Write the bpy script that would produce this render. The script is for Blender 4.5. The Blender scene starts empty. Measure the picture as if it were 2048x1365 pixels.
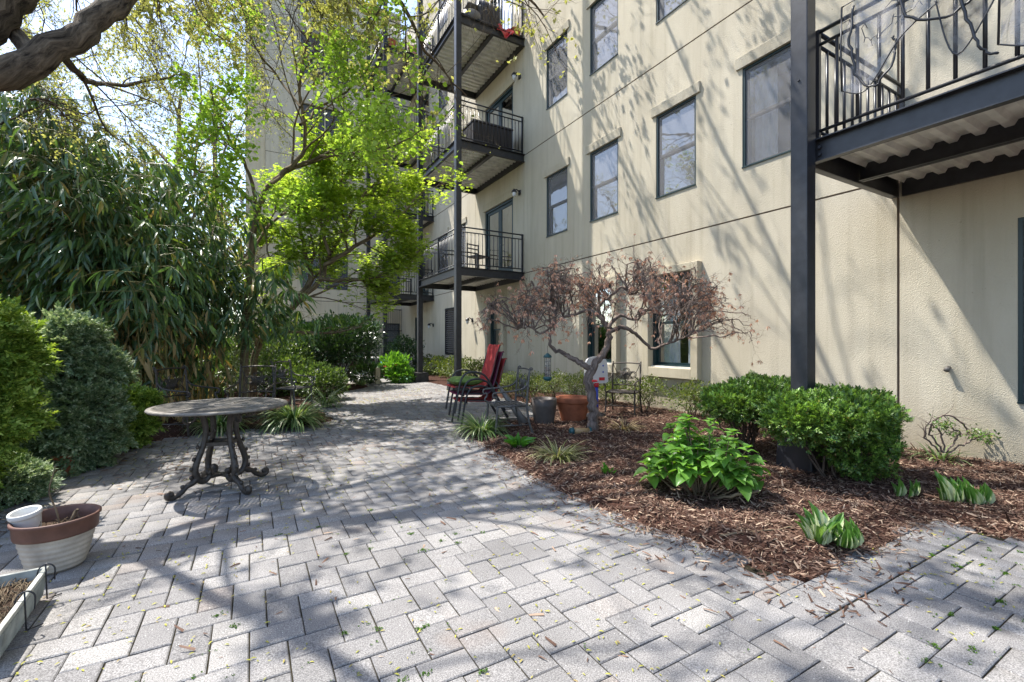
import bpy, math, random
import numpy as np
from mathutils import Vector, Matrix
random.seed(7)
rng = np.random.default_rng(11)
SC = bpy.context.scene
COL = SC.collection
PI = math.pi
# ------------------------------------------------------------------ camera, light
H = 1.30; FPX = 910.0; CX = 1024.0; CY = 685.0
YAW = math.radians(29.887); SY, CYW = math.sin(YAW), math.cos(YAW)
cam = bpy.data.objects.new('camera', bpy.data.cameras.new('camera')); COL.objects.link(cam)
cam.data.sensor_width = 36; cam.data.lens = FPX/2048*36; cam.data.clip_end = 2000; cam.data.clip_start = 0.05
cam.data.shift_y = (CY-682.5)/2048
cam.location = (0, 0, H); cam.rotation_euler = (PI/2, 0, -YAW)
SC.camera = cam
SUN = Vector((-0.32, 0.45, 1.0)).normalized()          # towards the sun
elev = math.asin(SUN.z); azim = math.atan2(SUN.x, SUN.y)
w = bpy.data.worlds.new('World'); SC.world = w; w.use_nodes = True
nt = w.node_tree; nt.nodes.clear()
sky = nt.nodes.new('ShaderNodeTexSky'); sky.sky_type = 'NISHITA'; sky.sun_disc = False
sky.sun_elevation = elev; sky.sun_rotation = azim; sky.air_density = 1.0; sky.dust_density = 1.3; sky.ozone_density = .9
bg = nt.nodes.new('ShaderNodeBackground'); bg.inputs[1].default_value = 0.15
wo = nt.nodes.new('ShaderNodeOutputWorld')
nt.links.new(sky.outputs[0], bg.inputs[0]); nt.links.new(bg.outputs[0], wo.inputs[0])
sl = bpy.data.lights.new('sun', 'SUN'); sl.energy = 3.9; sl.angle = math.radians(0.53); sl.color = (1, .95, .87)
so = bpy.data.objects.new('sun', sl); COL.objects.link(so)
so.rotation_euler = SUN.to_track_quat('Z', 'Y').to_euler(); so.location = (0, 0, 30)
SC.view_settings.view_transform = 'Standard'; SC.view_settings.look = 'None'
SC.view_settings.exposure = 1.42; SC.view_settings.gamma = 1.0; SC.view_settings.use_curve_mapping = False
SC.cycles.max_bounces = 8; SC.cycles.transparent_max_bounces = 12

# ------------------------------------------------------------------ helpers
def cw(l, D, z=0.0):            # camera-aligned ground coordinates -> world
    return Vector((SY*D+CYW*l, CYW*D-SY*l, z))
def at(px, py, D):              # a point of the place at distance D along the view
    return cw((px-CX)/FPX*D, D, H+(CY-py)/FPX*D)
def gr(px, py, z=0.0):
    D = FPX*(H-z)/(py-CY)
    return cw((px-CX)/FPX*D, D, z)
def depth(p): return SY*p[0]+CYW*p[1]

def tag(o, label=None, cat=None, group=None, kind=None):
    if label: o['label'] = label
    if cat: o['category'] = cat
    if group: o['group'] = group
    if kind: o['kind'] = kind
    return o
def empty(name, loc=(0, 0, 0), rz=0.0, label=None, cat=None, group=None, parent=None):
    o = bpy.data.objects.new(name, None); COL.objects.link(o)
    o.location = loc; o.rotation_euler = (0, 0, rz); o.empty_display_size = .2
    if parent: o.parent = parent
    return tag(o, label, cat, group)
def copy_tree(o, parent=None):
    c = o.copy(); COL.objects.link(c)
    if parent: c.parent = parent
    for ch in o.children: copy_tree(ch, c)
    return c

class MB:
    """collects primitives into one mesh; fn maps local to place coordinates"""
    def __init__(s, fn=None): s.v = []; s.f = []; s.m = []; s.fn = fn; s.cur = 0
    def add(s, vs, fs):
        b = len(s.v)
        s.v += [tuple(s.fn(*p)) if s.fn else tuple(p) for p in vs]
        s.f += [tuple(b+i for i in f) for f in fs]; s.m += [s.cur]*len(fs)
        return s
    def box(s, x0, x1, y0, y1, z0, z1):
        return s.add([(x0, y0, z0), (x1, y0, z0), (x1, y1, z0), (x0, y1, z0), (x0, y0, z1), (x1, y0, z1), (x1, y1, z1), (x0, y1, z1)],
                     [(0, 3, 2, 1), (4, 5, 6, 7), (0, 1, 5, 4), (1, 2, 6, 5), (2, 3, 7, 6), (3, 0, 4, 7)])
    def bar(s, a, b, wd, ht, up=(0, 0, 1)):
        a, b = Vector(a), Vector(b); d = (b-a).normalized(); up = Vector(up)
        x = d.cross(up)
        if x.length < 1e-4: x = d.cross(Vector((0, 1, 0)))
        x.normalize(); z = x.cross(d)
        x *= wd/2; z *= ht/2
        vs = [a-x-z, a+x-z, a+x+z, a-x+z, b-x-z, b+x-z, b+x+z, b-x+z]
        return s.add(vs, [(0, 1, 2, 3), (4, 7, 6, 5), (0, 4, 5, 1), (1, 5, 6, 2), (2, 6, 7, 3), (3, 7, 4, 0)])
    def tube(s, pts, r, n=8, cap=True):
        pts = [Vector(p) for p in pts]; k = len(pts)
        if not hasattr(r, '__len__'): r = [r]*k
        vs = []; u = None
        for i, p in enumerate(pts):
            t = (pts[min(i+1, k-1)]-pts[max(i-1, 0)])
            if t.length < 1e-7: t = Vector((0, 0, 1))
            t.normalize()
            if u is None:
                u = t.cross(Vector((0, 0, 1)))
                if u.length < .05: u = t.cross(Vector((0, 1, 0)))
            else: u = u-t*u.dot(t)
            if u.length < 1e-6: u = t.orthogonal()
            u.normalize(); v = t.cross(u)
            for j in range(n):
                a = 2*PI*j/n
                vs.append(p+(u*math.cos(a)+v*math.sin(a))*r[i])
        fs = [(i*n+j, i*n+(j+1) % n, (i+1)*n+(j+1) % n, (i+1)*n+j) for i in range(k-1) for j in range(n)]
        if cap: fs += [tuple(range(n-1, -1, -1)), tuple((k-1)*n+j for j in range(n))]
        return s.add(vs, fs)
    def lathe(s, prof, n=32, c=(0, 0, 0), sx=1.0, sy=1.0):
        vs = [(c[0]+r*sx*math.cos(2*PI*j/n), c[1]+r*sy*math.sin(2*PI*j/n), c[2]+z) for r, z in prof for j in range(n)]
        fs = [(i*n+j, i*n+(j+1) % n, (i+1)*n+(j+1) % n, (i+1)*n+j) for i in range(len(prof)-1) for j in range(n)]
        return s.add(vs, fs)
    def ball(s, c, r, n=8):
        if not hasattr(r, '__len__'): r = (r, r, r)
        m = max(4, n//2+1)
        vs = [(c[0]+r[0]*math.sin(PI*i/m)*math.cos(2*PI*j/n), c[1]+r[1]*math.sin(PI*i/m)*math.sin(2*PI*j/n), c[2]-r[2]*math.cos(PI*i/m))
              for i in range(m+1) for j in range(n)]
        return s.add(vs, [(i*n+j, i*n+(j+1) % n, (i+1)*n+(j+1) % n, (i+1)*n+j) for i in range(m) for j in range(n)])
    def mesh(s, name, mats, smooth=False):
        me = bpy.data.meshes.new(name); me.from_pydata(s.v, [], s.f)
        for m in (mats if isinstance(mats, (list, tuple)) else [mats]): me.materials.append(m)
        if any(s.m): me.polygons.foreach_set('material_index', s.m)
        if smooth: me.polygons.foreach_set('use_smooth', [True]*len(me.polygons))
        me.update(); return me
    def build(s, name, mats, parent=None, smooth=False, bevel=0):
        o = bpy.data.objects.new(name, s.mesh(name, mats, smooth)); COL.objects.link(o)
        if parent: o.parent = parent
        if bevel:
            b = o.modifiers.new('bevel', 'BEVEL'); b.width = bevel; b.segments = 2; b.limit_method = 'ANGLE'
        return o

def npmesh(name, V, F, mat, parent=None, smooth=False, kind=None):
    me = bpy.data.meshes.new(name)
    V = np.ascontiguousarray(V, dtype=np.float32); F = np.ascontiguousarray(F, dtype=np.int32)
    k = F.shape[1]; nf = len(F)
    me.vertices.add(len(V)); me.vertices.foreach_set('co', V.ravel())
    me.loops.add(nf*k); me.loops.foreach_set('vertex_index', F.ravel())
    me.polygons.add(nf); me.polygons.foreach_set('loop_start', np.arange(0, nf*k, k, dtype=np.int32))
    me.polygons.foreach_set('loop_total', np.full(nf, k, dtype=np.int32))
    if smooth: me.polygons.foreach_set('use_smooth', np.ones(nf, dtype=bool))
    me.materials.append(mat); me.update(calc_edges=True); me.validate()
    o = bpy.data.objects.new(name, me); COL.objects.link(o)
    if parent: o.parent = parent
    if kind: o['kind'] = kind
    return o
def nrm(a): return a/np.maximum(np.linalg.norm(a, axis=-1, keepdims=True), 1e-9)
def frames(d, n):
    y = nrm(d); x = nrm(np.cross(y, n)); z = np.cross(x, y)
    return np.stack([x, y, z], axis=2)
def scatter(name, T, P, R, S, mat, parent=None, nparts=0, smooth=False, partname='leaf', kind='stuff'):
    """places template T at P with frames R and scales S; the nparts nearest are objects of their own"""
    TV, TF = np.array(T[0], float), np.array(T[1], int)
    P = np.asarray(P, float); S = np.asarray(S, float)
    if S.ndim == 1: S = np.repeat(S[:, None], 3, axis=1)
    if nparts:
        D = np.linalg.norm(P-np.array([0, 0, H]), axis=1)/S[:, 1]
        vis = (P@np.array([SY, CYW, 0]) > .3)
        lat = np.abs(P@np.array([CYW, -SY, 0]))/np.maximum(P@np.array([SY, CYW, 0]), .1)
        D = np.where(vis & (lat < 1.12), D, 1e6)
        order = np.argsort(D); near = order[:nparts]; rest = order[nparts:]
        me = bpy.data.meshes.new(partname); me.from_pydata(TV.tolist(), [], TF.tolist()); me.materials.append(mat)
        if smooth: me.polygons.foreach_set('use_smooth', [True]*len(me.polygons))
        for i in near:
            o = bpy.data.objects.new(partname, me); COL.objects.link(o)
            if parent: o.parent = parent
            M = Matrix(((R[i]*S[i][None, :]).tolist())).to_4x4(); M.translation = Vector(P[i])
            o.matrix_basis = M if not parent else (Matrix.Translation(parent.location).inverted() @ M)
        P, R, S = P[rest], R[rest], S[rest]
        if not len(P): return None
    V = np.einsum('nij,nmj->nmi', R, TV[None]*S[:, None, :])+P[:, None, :]
    n, m = V.shape[:2]
    F = (TF[None]+(np.arange(n)*m)[:, None, None]).reshape(-1, TF.shape[1])
    V = V.reshape(-1, 3)
    if parent: V = V-np.array(parent.location)
    return npmesh(name, V, F, mat, parent, smooth, kind)
# leaf templates: length along +Y, 1 unit long
LEAF2 = ([(0, 0, 0), (-.3, .45, .06), (0, 1, -.05), (.3, .45, .06)], [(0, 1, 2), (0, 2, 3)])
ROUND = ([(0, 0, 0), (-.36, .12, .05), (-.46, .45, .08), (0, 1, -.08), (.46, .45, .08), (.36, .12, .05), (0, .45, 0)],
         [(0, 1, 6), (1, 2, 6), (2, 3, 6), (6, 3, 4), (6, 4, 5), (0, 6, 5)])
BAMB = ([(0, 0, 0), (-.075, .25, .02), (-.07, .6, -.05), (0, 1, -.22), (.07, .6, -.05), (.075, .25, .02), (0, .3, -.01), (0, .62, -.08)],
        [(0, 1, 6), (0, 6, 5), (1, 2, 7), (1, 7, 6), (6, 7, 4), (6, 4, 5), (2, 3, 7), (7, 3, 4)])
def big_leaf(wd=.6, nseg=6, fold=.12, curl=.25, wave=.02, tip=1.6):
    vs = []; fs = []
    for i in range(nseg+1):
        t = i/nseg; half = wd/2*(math.sin(PI*min(1, t**.75)))**.8*(1-.15*t) if 0 < t < 1 else .004
        z0 = -curl*t*t+.06*math.sin(PI*t)
        wv = wave*(1 if i % 2 else -1)
        vs += [(-half, t, z0+fold*half/wd*2+wv), (-half*.5, t, z0+fold*half/wd*.7-wv*.4), (0, t, z0), (half*.5, t, z0+fold*half/wd*.7+wv*.4), (half, t, z0+fold*half/wd*2-wv)]
    for i in range(nseg):
        for j in range(4): fs.append((i*5+j, i*5+j+1, (i+1)*5+j+1, (i+1)*5+j))
    return vs, fs
def star(lobes=5, w_=.16):
    vs = [(0, 0, 0)]; fs = []
    for k in range(lobes):
        a = (k-(lobes-1)/2)*.75; L = 1-.22*abs(k-(lobes-1)/2)
        d = (math.sin(a), math.cos(a)); q = (d[1], -d[0]); b = len(vs)
        vs += [(d[0]*L*.5+q[0]*w_, d[1]*L*.5+q[1]*w_, .03), (d[0]*L, d[1]*L, -.12), (d[0]*L*.5-q[0]*w_, d[1]*L*.5-q[1]*w_, .03)]
        fs.append((0, b, b+1, b+2))
    return vs, fs
def sprig(n=5, w_=.1, spread=.9, lift=.12):
    vs = []; fs = []
    for k in range(n):
        t = k/n*.75
        for sgn in (-1, 1):
            a = spread*sgn; L = .42*(1-t*.5); d = (math.sin(a), math.cos(a)); q = (d[1]*w_, -d[0]*w_)
            b = len(vs); zz = lift*(1 if (k+sgn) % 2 else -.5)
            vs += [(0, t, 0), (d[0]*L*.5+q[0], t+d[1]*L*.5+q[1], zz*.5), (d[0]*L, t+d[1]*L, zz), (d[0]*L*.5-q[0], t+d[1]*L*.5-q[1], zz*.5)]
            fs.append((b, b+1, b+2, b+3))
    b = len(vs); vs += [(0, .5, 0), (w_, .8, .03), (0, 1.1, 0), (-w_, .8, .03)]; fs.append((b, b+1, b+2, b+3))
    return vs, fs
STAR = star(); SPRIG = sprig(); SPRIGY = sprig(4, .13, 1.0, .2)
def curled(seed=0):
    r = random.Random(seed); vs = []; fs = []
    for k in range(5):
        a = r.uniform(-.9, .9); L = r.uniform(.5, 1); b = len(vs); z = r.uniform(-.35, .35)
        d = (math.sin(a), math.cos(a)); q = (d[1]*.09, -d[0]*.09)
        vs += [(0, 0, 0), (d[0]*L*.5+q[0], d[1]*L*.5+q[1], z*.6), (d[0]*L*.8, d[1]*L, z), (d[0]*L*.5-q[0], d[1]*L*.5-q[1], z*.2)]
        fs.append((b, b+1, b+2, b+3))
    return vs, fs
CURL = curled(3)

def rnd(n, a=-1.0, b=1.0): return rng.uniform(a, b, n)
def rdir(n):
    v = rng.normal(size=(n, 3)); return nrm(v)

# ---- branching
class Wood:
    def __init__(s): s.paths = {}; s.ends = []
    def put(s, pts, radii, lvl):
        s.paths.setdefault((len(pts), 9 if radii[0] > .06 else (6 if radii[0] > .02 else (4 if radii[0] > .006 else 3))), []).append((pts, radii))
    def build(s, name, mat, parent=None, kind=None):
        Vs = []; Fs = []; Bk = []; b = 0
        for (k, n), L in s.paths.items():
            P = np.array([p for p, r in L]); Rr = np.array([r for p, r in L])
            T = np.zeros_like(P); T[:, 1:-1] = P[:, 2:]-P[:, :-2]; T[:, 0] = P[:, 1]-P[:, 0]; T[:, -1] = P[:, -1]-P[:, -2]
            T = nrm(T); ref = np.zeros_like(T); ref[..., 0] = .83; ref[..., 1] = .55
            mean = nrm(P[:, -1]-P[:, 0]); bad = np.abs((mean*np.array([.83, .55, 0])).sum(1)) > .8
            ref[bad] = (0, 0, 1)
            U = nrm(np.cross(T, ref)); W_ = np.cross(T, U)
            an = 2*PI*np.arange(n)/n
            V = P[:, :, None]+Rr[:, :, None, None]*(np.cos(an)[:, None]*U[:, :, None]+np.sin(an)[:, None]*W_[:, :, None])
            m = len(L)
            i, j = np.meshgrid(np.arange(k-1), np.arange(n), indexing='ij')
            f = np.stack([i*n+j, i*n+(j+1) % n, (i+1)*n+(j+1) % n, (i+1)*n+j], -1).reshape(-1, 4)
            F = (f[None]+(np.arange(m)*k*n)[:, None, None]).reshape(-1, 4)+b
            ln = np.concatenate([np.zeros((m, 1)), np.cumsum(np.linalg.norm(P[:, 1:]-P[:, :-1], axis=2), 1)], 1); r0 = Rr.mean(1)[:, None, None]; off = P[:, 0, :1]*3.1
            bk = np.stack([np.broadcast_to(np.cos(an)*r0, (m, k, n))+off[:, :, None], np.broadcast_to(np.sin(an)*r0, (m, k, n)), np.broadcast_to(ln[:, :, None]*.2, (m, k, n))], -1)
            Bk.append(bk.reshape(-1, 3)); Vs.append(V.reshape(-1, 3)); Fs.append(F); b += m*k*n
        V = np.concatenate(Vs); F = np.concatenate(Fs); BK = np.concatenate(Bk)
        if parent: V = V-np.array(parent.location)
        o = npmesh(name, V, F, mat, parent, True, kind)
        at_ = o.data.attributes.new('bark', 'FLOAT_VECTOR', 'POINT')
        if len(o.data.vertices) == len(BK): at_.data.foreach_set('vector', BK.astype(np.float32).ravel())
        return o
def walk(p, d, L, n, wander, grav, R=random):
    pts = [Vector(p)]; d = Vector(d).normalized(); st = L/(n-1)
    for i in range(n-1):
        d = (d+Vector((R.gauss(0, 1), R.gauss(0, 1), R.gauss(0, 1)))*wander+Vector((0, 0, grav))).normalized()
        pts.append(pts[-1]+d*st)
    return pts
def grow(W, p, d, L, r, lvl, cfg, R=random):
    """cfg: list per level of dict(n pts, wander, grav, kids, ang, ratio, start)"""
    c = cfg[lvl]; n = c['n']
    pts = walk(p, d, L, n, c['wander'], c['grav'], R)
    taper = c.get('taper', .35)
    rad = [r*(1-(1-taper)*i/(n-1)) for i in range(n)]
    W.put([tuple(q) for q in pts], rad, lvl)
    spawn(W, pts, rad, L, lvl, cfg, R)
def spawn(W, pts, rad, L, lvl, cfg, R=random, kids=None):
    n = len(pts)
    if lvl+1 >= len(cfg):
        for i in range(1, n): W.ends.append((tuple(pts[i]), tuple((pts[i]-pts[i-1]).normalized())))
        return
    c = cfg[lvl]; k = kids or c['kids']; st = c.get('start', .25)
    for j in range(k):
        t = st+(1-st)*(j+R.random())/k; f = min(t, .999)*(n-1); i = int(f); q = pts[i].lerp(pts[i+1], f-i)
        t_ = (pts[i+1]-pts[i]).normalized(); o = t_.orthogonal().normalized()
        o.rotate(Matrix.Rotation(R.uniform(0, 2*PI), 3, t_))
        a = c['ang']*R.uniform(.6, 1.3)
        nd = t_*math.cos(a)+o*math.sin(a)
        if c.get('flat'): nd.z *= c['flat']
        LL = L*c['ratio']*R.uniform(.6, 1.2)*(1.15-.5*t)
        grow(W, q, nd, LL, max(rad[i]*c.get('rr', .5), .0012), lvl+1, cfg, R)
def smooth_path(pts, rad, m=4, wig=0.0, R=random):
    """Catmull-Rom through control points"""
    P = [Vector(p) for p in pts]; out = []; ro = []
    for i in range(len(P)-1):
        a, b, c, d = P[max(i-1, 0)], P[i], P[i+1], P[min(i+2, len(P)-1)]
        for k in range(m):
            t = k/m
            q = .5*((2*b)+(c-a)*t+(2*a-5*b+4*c-d)*t*t+(3*b-a-3*c+d)*t**3)
            if wig and (i or k): q = q+Vector((R.gauss(0, wig), R.gauss(0, wig), R.gauss(0, wig)))
            out.append(q); ro.append(rad[i]*(1-t)+rad[i+1]*t)
    out.append(P[-1]); ro.append(rad[-1]); return out, ro

# ------------------------------------------------------------------ materials
MATS = {}
def newmat(name):
    m = bpy.data.materials.new(name); m.use_nodes = True; MATS[name] = m
    n = m.node_tree.nodes; return m, n, m.node_tree.links, n['Principled BSDF'], n['Material Output']
def N(n, t, **k):
    x = n.new(t)
    for a, b in k.items(): setattr(x, a, b)
    return x
def plain(name, col, rough=.5, metal=0.0, spec=.5, noise=0.0, nscale=20, bump=0.0, bscale=80, coat=0):
    m, n, l, b, o = newmat(name)
    b.inputs['Roughness'].default_value = rough; b.inputs['Metallic'].default_value = metal
    b.inputs['Specular IOR Level'].default_value = spec; b.inputs['Base Color'].default_value = (*col, 1)
    tc = N(n, 'ShaderNodeTexCoord')
    if noise:
        t = N(n, 'ShaderNodeTexNoise'); t.inputs['Scale'].default_value = nscale; t.inputs['Detail'].default_value = 6
        l.new(tc.outputs['Object'], t.inputs['Vector'])
        r = N(n, 'ShaderNodeMapRange'); r.inputs['From Min'].default_value = .3; r.inputs['From Max'].default_value = .7
        r.inputs['To Min'].default_value = 1-noise; r.inputs['To Max'].default_value = 1+noise
        l.new(t.outputs['Fac'], r.inputs['Value'])
        x = N(n, 'ShaderNodeVectorMath', operation='SCALE'); x.inputs[0].default_value = col
        l.new(r.outputs[0], x.inputs['Scale']); l.new(x.outputs[0], b.inputs['Base Color'])
    if bump:
        t = N(n, 'ShaderNodeTexNoise'); t.inputs['Scale'].default_value = bscale; t.inputs['Detail'].default_value = 4
        l.new(tc.outputs['Object'], t.inputs['Vector'])
        bp = N(n, 'ShaderNodeBump'); bp.inputs['Strength'].default_value = bump; bp.inputs['Distance'].default_value = .01
        l.new(t.outputs['Fac'], bp.inputs['Height']); l.new(bp.outputs[0], b.inputs['Normal'])
    return m
def islandrand(n, l):
    g = N(n, 'ShaderNodeNewGeometry'); oi = N(n, 'ShaderNodeObjectInfo')
    a = N(n, 'ShaderNodeMath', operation='ADD'); f = N(n, 'ShaderNodeMath', operation='FRACT')
    l.new(g.outputs['Random Per Island'], a.inputs[0]); l.new(oi.outputs['Random'], a.inputs[1]); l.new(a.outputs[0], f.inputs[0])
    return f.outputs[0]
def ramp(n, l, src, stops):
    r = N(n, 'ShaderNodeValToRGB'); e = r.color_ramp.elements
    while len(e) > 1: e.remove(e[-1])
    e[0].position = stops[0][0]; e[0].color = (*stops[0][1], 1)
    for p, c in stops[1:]: q = e.new(p); q.color = (*c, 1)
    l.new(src, r.inputs[0]); return r.outputs[0]
def leafmat(name, stops, trans=.35, rough=.45, spec=.4, tcol=1.6, ty=(1.0, 1.0, .5)):
    m, n, l, b, o = newmat(name)
    col = ramp(n, l, islandrand(n, l), stops)
    l.new(col, b.inputs['Base Color']); b.inputs['Roughness'].default_value = rough; b.inputs['Specular IOR Level'].default_value = spec
    t = N(n, 'ShaderNodeBsdfTranslucent'); v = N(n, 'ShaderNodeVectorMath', operation='MULTIPLY'); v.inputs[1].default_value = [tcol*q for q in ty]
    l.new(col, v.inputs[0]); l.new(v.outputs[0], t.inputs[0])
    x = N(n, 'ShaderNodeMixShader'); x.inputs[0].default_value = trans
    l.new(b.outputs[0], x.inputs[1]); l.new(t.outputs[0], x.inputs[2]); l.new(x.outputs[0], o.inputs[0])
    return m
def stucco(name, c1, c2, bump=.55):
    m, n, l, b, o = newmat(name); tc = N(n, 'ShaderNodeTexCoord')
    a = N(n, 'ShaderNodeTexNoise'); a.inputs['Scale'].default_value = 1.3; a.inputs['Detail'].default_value = 8; a.inputs['Roughness'].default_value = .65
    mp = N(n, 'ShaderNodeMapping'); mp.inputs['Scale'].default_value = (1, 1, .35)
    l.new(tc.outputs['Object'], mp.inputs[0]); l.new(mp.outputs[0], a.inputs['Vector'])
    col = ramp(n, l, a.outputs['Fac'], [(.3, c1), (.62, c2), (.8, tuple(q*1.04 for q in c2))])
    # damp, greenish foot of the wall and dark specks
    g = N(n, 'ShaderNodeNewGeometry'); sx = N(n, 'ShaderNodeSeparateXYZ'); l.new(g.outputs['Position'], sx.inputs[0])
    nn = N(n, 'ShaderNodeTexNoise'); nn.inputs['Scale'].default_value = 3; nn.inputs['Detail'].default_value = 5; l.new(tc.outputs['Object'], nn.inputs['Vector'])
    mr = N(n, 'ShaderNodeMath', operation='MULTIPLY_ADD'); mr.inputs[1].default_value = 1.0; l.new(nn.outputs['Fac'], mr.inputs[0]); mr.inputs[2].default_value = .15
    dv = N(n, 'ShaderNodeMath', operation='DIVIDE'); l.new(sx.outputs[2], dv.inputs[0]); l.new(mr.outputs[0], dv.inputs[1])
    mr2 = N(n, 'ShaderNodeMapRange'); l.new(dv.outputs[0], mr2.inputs['Value']); mr2.inputs['From Min'].default_value = .1; mr2.inputs['From Max'].default_value = 1.0
    mr2.inputs['To Min'].default_value = .45; mr2.inputs['To Max'].default_value = 0
    mx = N(n, 'ShaderNodeMix', data_type='RGBA'); l.new(mr2.outputs[0], mx.inputs[0]); l.new(col, mx.inputs[6]); mx.inputs[7].default_value = (.2, .17, .11, 1)
    vo = N(n, 'ShaderNodeTexNoise'); vo.inputs['Scale'].default_value = 22; vo.inputs['Detail'].default_value = 3; l.new(tc.outputs['Object'], vo.inputs['Vector'])
    sp = N(n, 'ShaderNodeMapRange'); l.new(vo.outputs['Fac'], sp.inputs['Value']); sp.inputs['From Min'].default_value = .7; sp.inputs['From Max'].default_value = .76; sp.inputs['To Max'].default_value = .5
    mx2 = N(n, 'ShaderNodeMix', data_type='RGBA'); l.new(sp.outputs[0], mx2.inputs[0]); l.new(mx.outputs[2], mx2.inputs[6]); mx2.inputs[7].default_value = (.16, .13, .1, 1)
    # faint vertical rain streaks
    ms = N(n, 'ShaderNodeMapping'); ms.inputs['Scale'].default_value = (5, 5, .22); l.new(tc.outputs['Object'], ms.inputs[0])
    st = N(n, 'ShaderNodeTexNoise'); st.inputs['Scale'].default_value = 1.6; st.inputs['Detail'].default_value = 5; l.new(ms.outputs[0], st.inputs[0])
    sm = N(n, 'ShaderNodeMapRange'); l.new(st.outputs['Fac'], sm.inputs['Value']); sm.inputs['From Min'].default_value = .5; sm.inputs['From Max'].default_value = .75; sm.inputs['To Max'].default_value = .4
    mx3 = N(n, 'ShaderNodeMix', data_type='RGBA'); l.new(sm.outputs[0], mx3.inputs[0]); l.new(mx2.outputs[2], mx3.inputs[6]); mx3.inputs[7].default_value = (.3, .26, .19, 1)
    l.new(mx3.outputs[2], b.inputs['Base Color'])
    b.inputs['Roughness'].default_value = .95; b.inputs['Specular IOR Level'].default_value = .15
    t = N(n, 'ShaderNodeTexNoise'); t.inputs['Scale'].default_value = 55; t.inputs['Detail'].default_value = 5; l.new(tc.outputs['Object'], t.inputs['Vector'])
    t2 = N(n, 'ShaderNodeTexVoronoi'); t2.inputs['Scale'].default_value = 120; l.new(tc.outputs['Object'], t2.inputs['Vector'])
    ad = N(n, 'ShaderNodeMath', operation='ADD'); l.new(t.outputs['Fac'], ad.inputs[0]); l.new(t2.outputs['Distance'], ad.inputs[1])
    bp = N(n, 'ShaderNodeBump'); bp.inputs['Strength'].default_value = bump; bp.inputs['Distance'].default_value = .006
    l.new(ad.outputs[0], bp.inputs['Height']); l.new(bp.outputs[0], b.inputs['Normal'])
    return m
M_wall = stucco('stucco', (.45, .402, .308), (.535, .485, .383))
M_trim = stucco('trim_stucco', (.42, .37, .27), (.5, .445, .335), .35)
M_wallsun = stucco('sunlit_stucco', (.6, .52, .38), (.7, .615, .46))  # wing's sunlit brightness put into a paler copy of the main stucco
M_joint = plain('joint_sealant', (.11, .08, .06), .9)
M_steel = plain('black_steel', (.022, .023, .028), .38, 0, .5, .35, 9, .08, 40)
M_rail = plain('rail_paint', (.018, .019, .024), .35, 0, .5)
M_green = plain('green_window_paint', (.008, .028, .032), .4)
M_sash = plain('grey_brown_sash', (.13, .12, .11), .5)
M_dark = plain('dark_room', (.06, .058, .055), .9)
M_curt = plain('curtain', (.7, .71, .74), .9, noise=.15, nscale=6)
M_blind = plain('blind', (.42, .4, .37), .8)
def glassmat(name, refl=.35, tint=(.85, .9, .92)):
    m, n, l, b, o = newmat(name); n.remove(b)
    g = N(n, 'ShaderNodeBsdfGlossy'); g.inputs['Roughness'].default_value = .02; g.inputs['Color'].default_value = (.58, .58, .58, 1)
    t = N(n, 'ShaderNodeBsdfTransparent'); t.inputs[0].default_value = (*tint, 1)
    lw = N(n, 'ShaderNodeFresnel'); lw.inputs[0].default_value = 1.5
    a = N(n, 'ShaderNodeMath', operation='ADD'); a.use_clamp = True; a.inputs[1].default_value = refl; l.new(lw.outputs[0], a.inputs[0])
    tx = N(n, 'ShaderNodeTexCoord'); ns = N(n, 'ShaderNodeTexNoise'); ns.inputs['Scale'].default_value = 2.2; l.new(tx.outputs['Object'], ns.inputs[0])
    bp = N(n, 'ShaderNodeBump'); bp.inputs['Strength'].default_value = .06; bp.inputs['Distance'].default_value = .05; l.new(ns.outputs[0], bp.inputs['Height']); l.new(bp.outputs[0], g.inputs['Normal'])
    x = N(n, 'ShaderNodeMixShader'); l.new(a.outputs[0], x.inputs[0]); l.new(t.outputs[0], x.inputs[1]); l.new(g.outputs[0], x.inputs[2]); l.new(x.outputs[0], o.inputs[0])
    return m
M_glass = glassmat('window_glass', .0)
def decking():
    m = plain('galvanised_deck', (.75, .74, .7), .5, .05, .5, .2, 5); return m
M_deck = decking()
M_iron = plain('cast_iron_brown', (.055, .045, .038), .5, .3, .5, .35, 30, .3, 60)
M_irong = plain('cast_iron_grey', (.1, .095, .09), .5, .3, .5, .35, 30, .3, 60)
M_tabletop = plain('weathered_tabletop', (.17, .155, .135), .6, .2, .4, .4, 25, .2, 60)
M_terra = plain('terracotta', (.36, .11, .05), .7, 0, .3, .2, 8, .15, 60)
M_rimbrown = plain('rim_brown', (.12, .058, .042), .6, 0, .4, .25, 12)
M_cream = plain('cream_resin', (.36, .32, .27), .65, 0, .3, .4, 5, .12, 90)
M_white = plain('white_plastic', (.62, .61, .58), .5, 0, .4, .15, 9)
M_boxg = plain('weathered_planter', (.38, .39, .35), .6, 0, .3, .45, 8)
M_soil = plain('potting_soil', (.045, .028, .018), .95, 0, .2, .5, 40, .8, 60)
M_ground = plain('garden_soil', (.06, .042, .028), .95, 0, .15, .5, 3, .8, 30)
M_greypot = plain('grey_brown_resin', (.085, .07, .062), .55, 0, .4, .2, 10)
M_red = plain('red_sling_fabric', (.36, .035, .035), .75, 0, .3, .15, 30, .3, 300)
M_purple = plain('faded_plum_fabric', (.2, .03, .08), .75, 0, .3, .15, 30)
M_chfr = plain('charcoal_frame', (.03, .03, .032), .4)
M_cush = plain('green_cushion', (.13, .2, .055), .85, 0, .2, .35, 9, .3, 200)
M_blue = plain('blue_plastic', (.02, .06, .42), .35)
M_redpl = plain('red_plastic', (.5, .02, .03), .35)
M_teal = plain('teal_metal', (.01, .07, .08), .4)
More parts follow.
